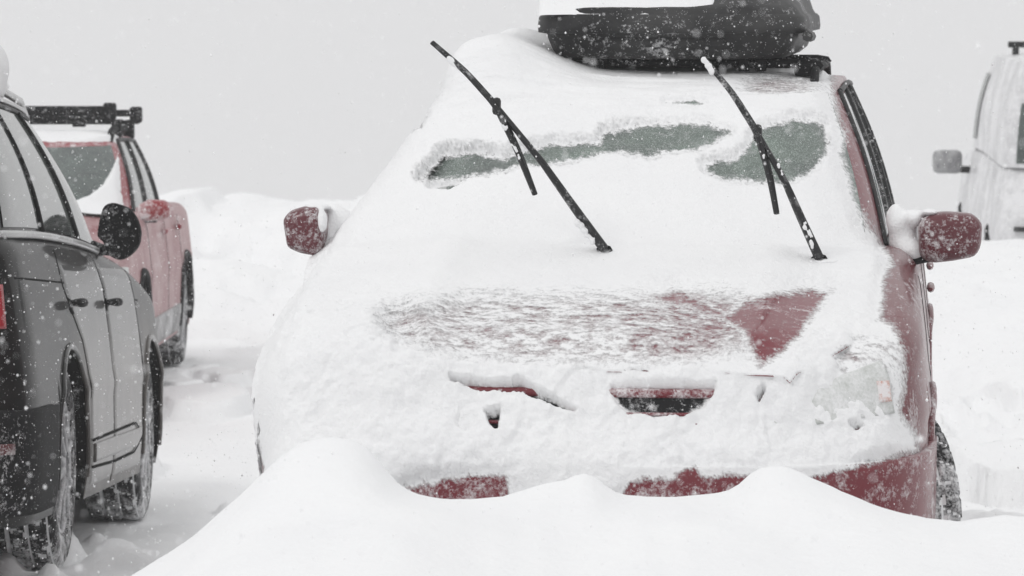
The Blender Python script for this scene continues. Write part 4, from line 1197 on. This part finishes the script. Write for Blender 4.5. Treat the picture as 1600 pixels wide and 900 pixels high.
# ================================================================ VAN (far right)
M_v = Matrix.Translation((4.63, 26.0, -.66)) @ Matrix.Rotation(R(176.6), 4, 'Z') @ Matrix.Translation((0, -5.0, 0))
ztv = cr([0, .1, .4, 1.0, 1.3, 5.0], [.95, 1.05, 1.12, 1.2, 1.22, 1.22])
van = Car(M_v, 5.0, .98, ztv, .3, .95, 4.0, .33, .39,
          dict(belt=(.93, .95, 4.96, 1.2, .6, 5, 9, .15), roof=(.80, 1.75, 4.90, .7, .4, 5, 9, .06),
               zr=cr([1.6, 1.9, 3, 5], [1.93, 1.98, 2.0, 1.98]), bulge=.04),
          af=.7, ar=.25, nf=2.8, nr=5, name='white_van')
tag(van.root, 'white van with side mirror fading into the snowfall at the right edge', 'van')
van.shell('body', M_van, 160, 16); van.greenhouse('upper_body', M_van); van.roof('roof', M_van, .04); van.wells('wheel_well', M_under)
for yc in (van.yf, van.yr):
    for sg in (1, -1): wheel(van, yc, sg, .33, .2, spokes=8)
for sg in (1, -1):
    mb = MB(); mb.grid(van.gpatch(2.06, 2.86, .03, .58, sg, .01, 20, 10)); mb.build('rear_window', M_glass_far, van.root)
    for a, b in ((1.08, 1.25),):
        mb = MB(); mb.grid(van.gpatch(a, b, .1, .8, sg, .01, 20, 10)); mb.build('side_window', M_glass_far, van.root)
    mb = MB(); mb.box((sg * 1.13, 1.45 - van.oy, 1.09), (.25, .12, .20), bev=.045); o = mb.build('mirror', M_van_mirror, van.root)
    mb = MB(); mb.tube([[sg * .90, 1.45 - van.oy, 1.02], [sg * 1.10, 1.45 - van.oy, 1.03]], .03, 8); mb.build('mirror_arm', M_black, o)
    mb = MB(); mb.grid(van.patch(.93, .965, .75, 1.15, sg, .01, 8, 8)); mb.build('tail_light', M_van, van.root)
mb = MB(); mb.tube([[0, 5.0 - van.oy, .4], [0, 5.0 - van.oy, 1.2]], .006, 6); mb.build('door_seam', M_seam, van.root)
mb = MB(); mb.tube([[.72, 5.0 - van.oy, .74], [.86, 4.99 - van.oy, .74]], .018, 8); mb.build('door_handle', M_black_clean, van.root)
for yb in (2.6, 4.3):
    mb = MB(); mb.tube([[-.72, yb - van.oy, 2.10], [.72, yb - van.oy, 2.10]], .025, 8)
    for xx in (-.66, .66): mb.box((xx, yb - van.oy, 2.05), (.05, .08, .10), bev=.01)
    mb.build('roof_bar', M_black, van.root)

# ================================================================ falling snow
N = 80000
d = (rng.random(N) * (24 ** 2.2 - 3.2 ** 2.2) + 3.2 ** 2.2) ** (1 / 2.2)
fx = (rng.random(N) * 1.3 - .15) * 1600; fy = (rng.random(N) * 1.3 - .15) * 900
a = (fx - 800) / FPX; b = (450 - fy) / FPX
Pc = np.stack([a * d, (ct + b * st_) * d, CAM_H + (-st_ + b * ct) * d], -1)
gzz = ground_z(Pc[:, 0], Pc[:, 1]); Pc = Pc[Pc[:, 2] > gzz + .02]; N = len(Pc)
sz = .0007 + .0015 * rng.random(N) ** 3.0 + .0022 * (rng.random(N) < .025) * rng.random(N)
octa = np.array([(1, 0, 0), (0, 1, 0), (-1, 0, 0), (0, -1, 0), (0, 0, 1.3), (0, 0, -1.3)], float)
of = np.array([(0, 1, 4, 4), (1, 2, 4, 4), (2, 3, 4, 4), (3, 0, 4, 4), (1, 0, 5, 5), (2, 1, 5, 5), (3, 2, 5, 5), (0, 3, 5, 5)])
V = Pc[:, None] + octa[None] * sz[:, None, None] * (.7 + .6 * rng.random((N, 6, 1)))
F = (of[None] + (np.arange(N) * 6)[:, None, None]).reshape(-1, 4)
m_fl, n_, l_, b_ = mat('falling snow'); b_.inputs['Base Color'].default_value = (.92, .92, .93, 1); b_.inputs['Roughness'].default_value = .9
mb = MB(); mb.add(V, F)
fl = mb.build('falling_snow', m_fl); tag(fl, 'snowflakes drifting through the air across the whole view', 'snow', kind='stuff')

# ================================================================ haze
HZ = .0022
mb = MB(); mb.box((0, 50, -29), (1250, 1300, 66)); hz = mb.build('haze', None, smooth=False) if False else None
me = bpy.data.meshes.new('haze')
x0, x1, y0, y1, z0, z1 = -640, 640, -640, 700, -72, 4.5
vv = [(x, y, z) for x in (x0, x1) for y in (y0, y1) for z in (z0, z1)]
me.from_pydata(vv, [], [(0, 1, 3, 2), (4, 6, 7, 5), (0, 4, 5, 1), (2, 3, 7, 6), (0, 2, 6, 4), (1, 5, 7, 3)]); me.update()
hz = bpy.data.objects.new('haze', me); C.objects.link(hz)
mh = bpy.data.materials.new('haze'); mh.use_nodes = True; n = mh.node_tree.nodes
n.remove(n['Principled BSDF']); pv = n.new('ShaderNodeVolumePrincipled')
pv.inputs['Color'].default_value = (.88, .88, .885, 1); pv.inputs['Density'].default_value = HZ
mh.node_tree.links.new(pv.outputs[0], n['Material Output'].inputs['Volume'])
me.materials.append(mh); tag(hz, 'pale snow haze filling the air', 'haze', kind='stuff')
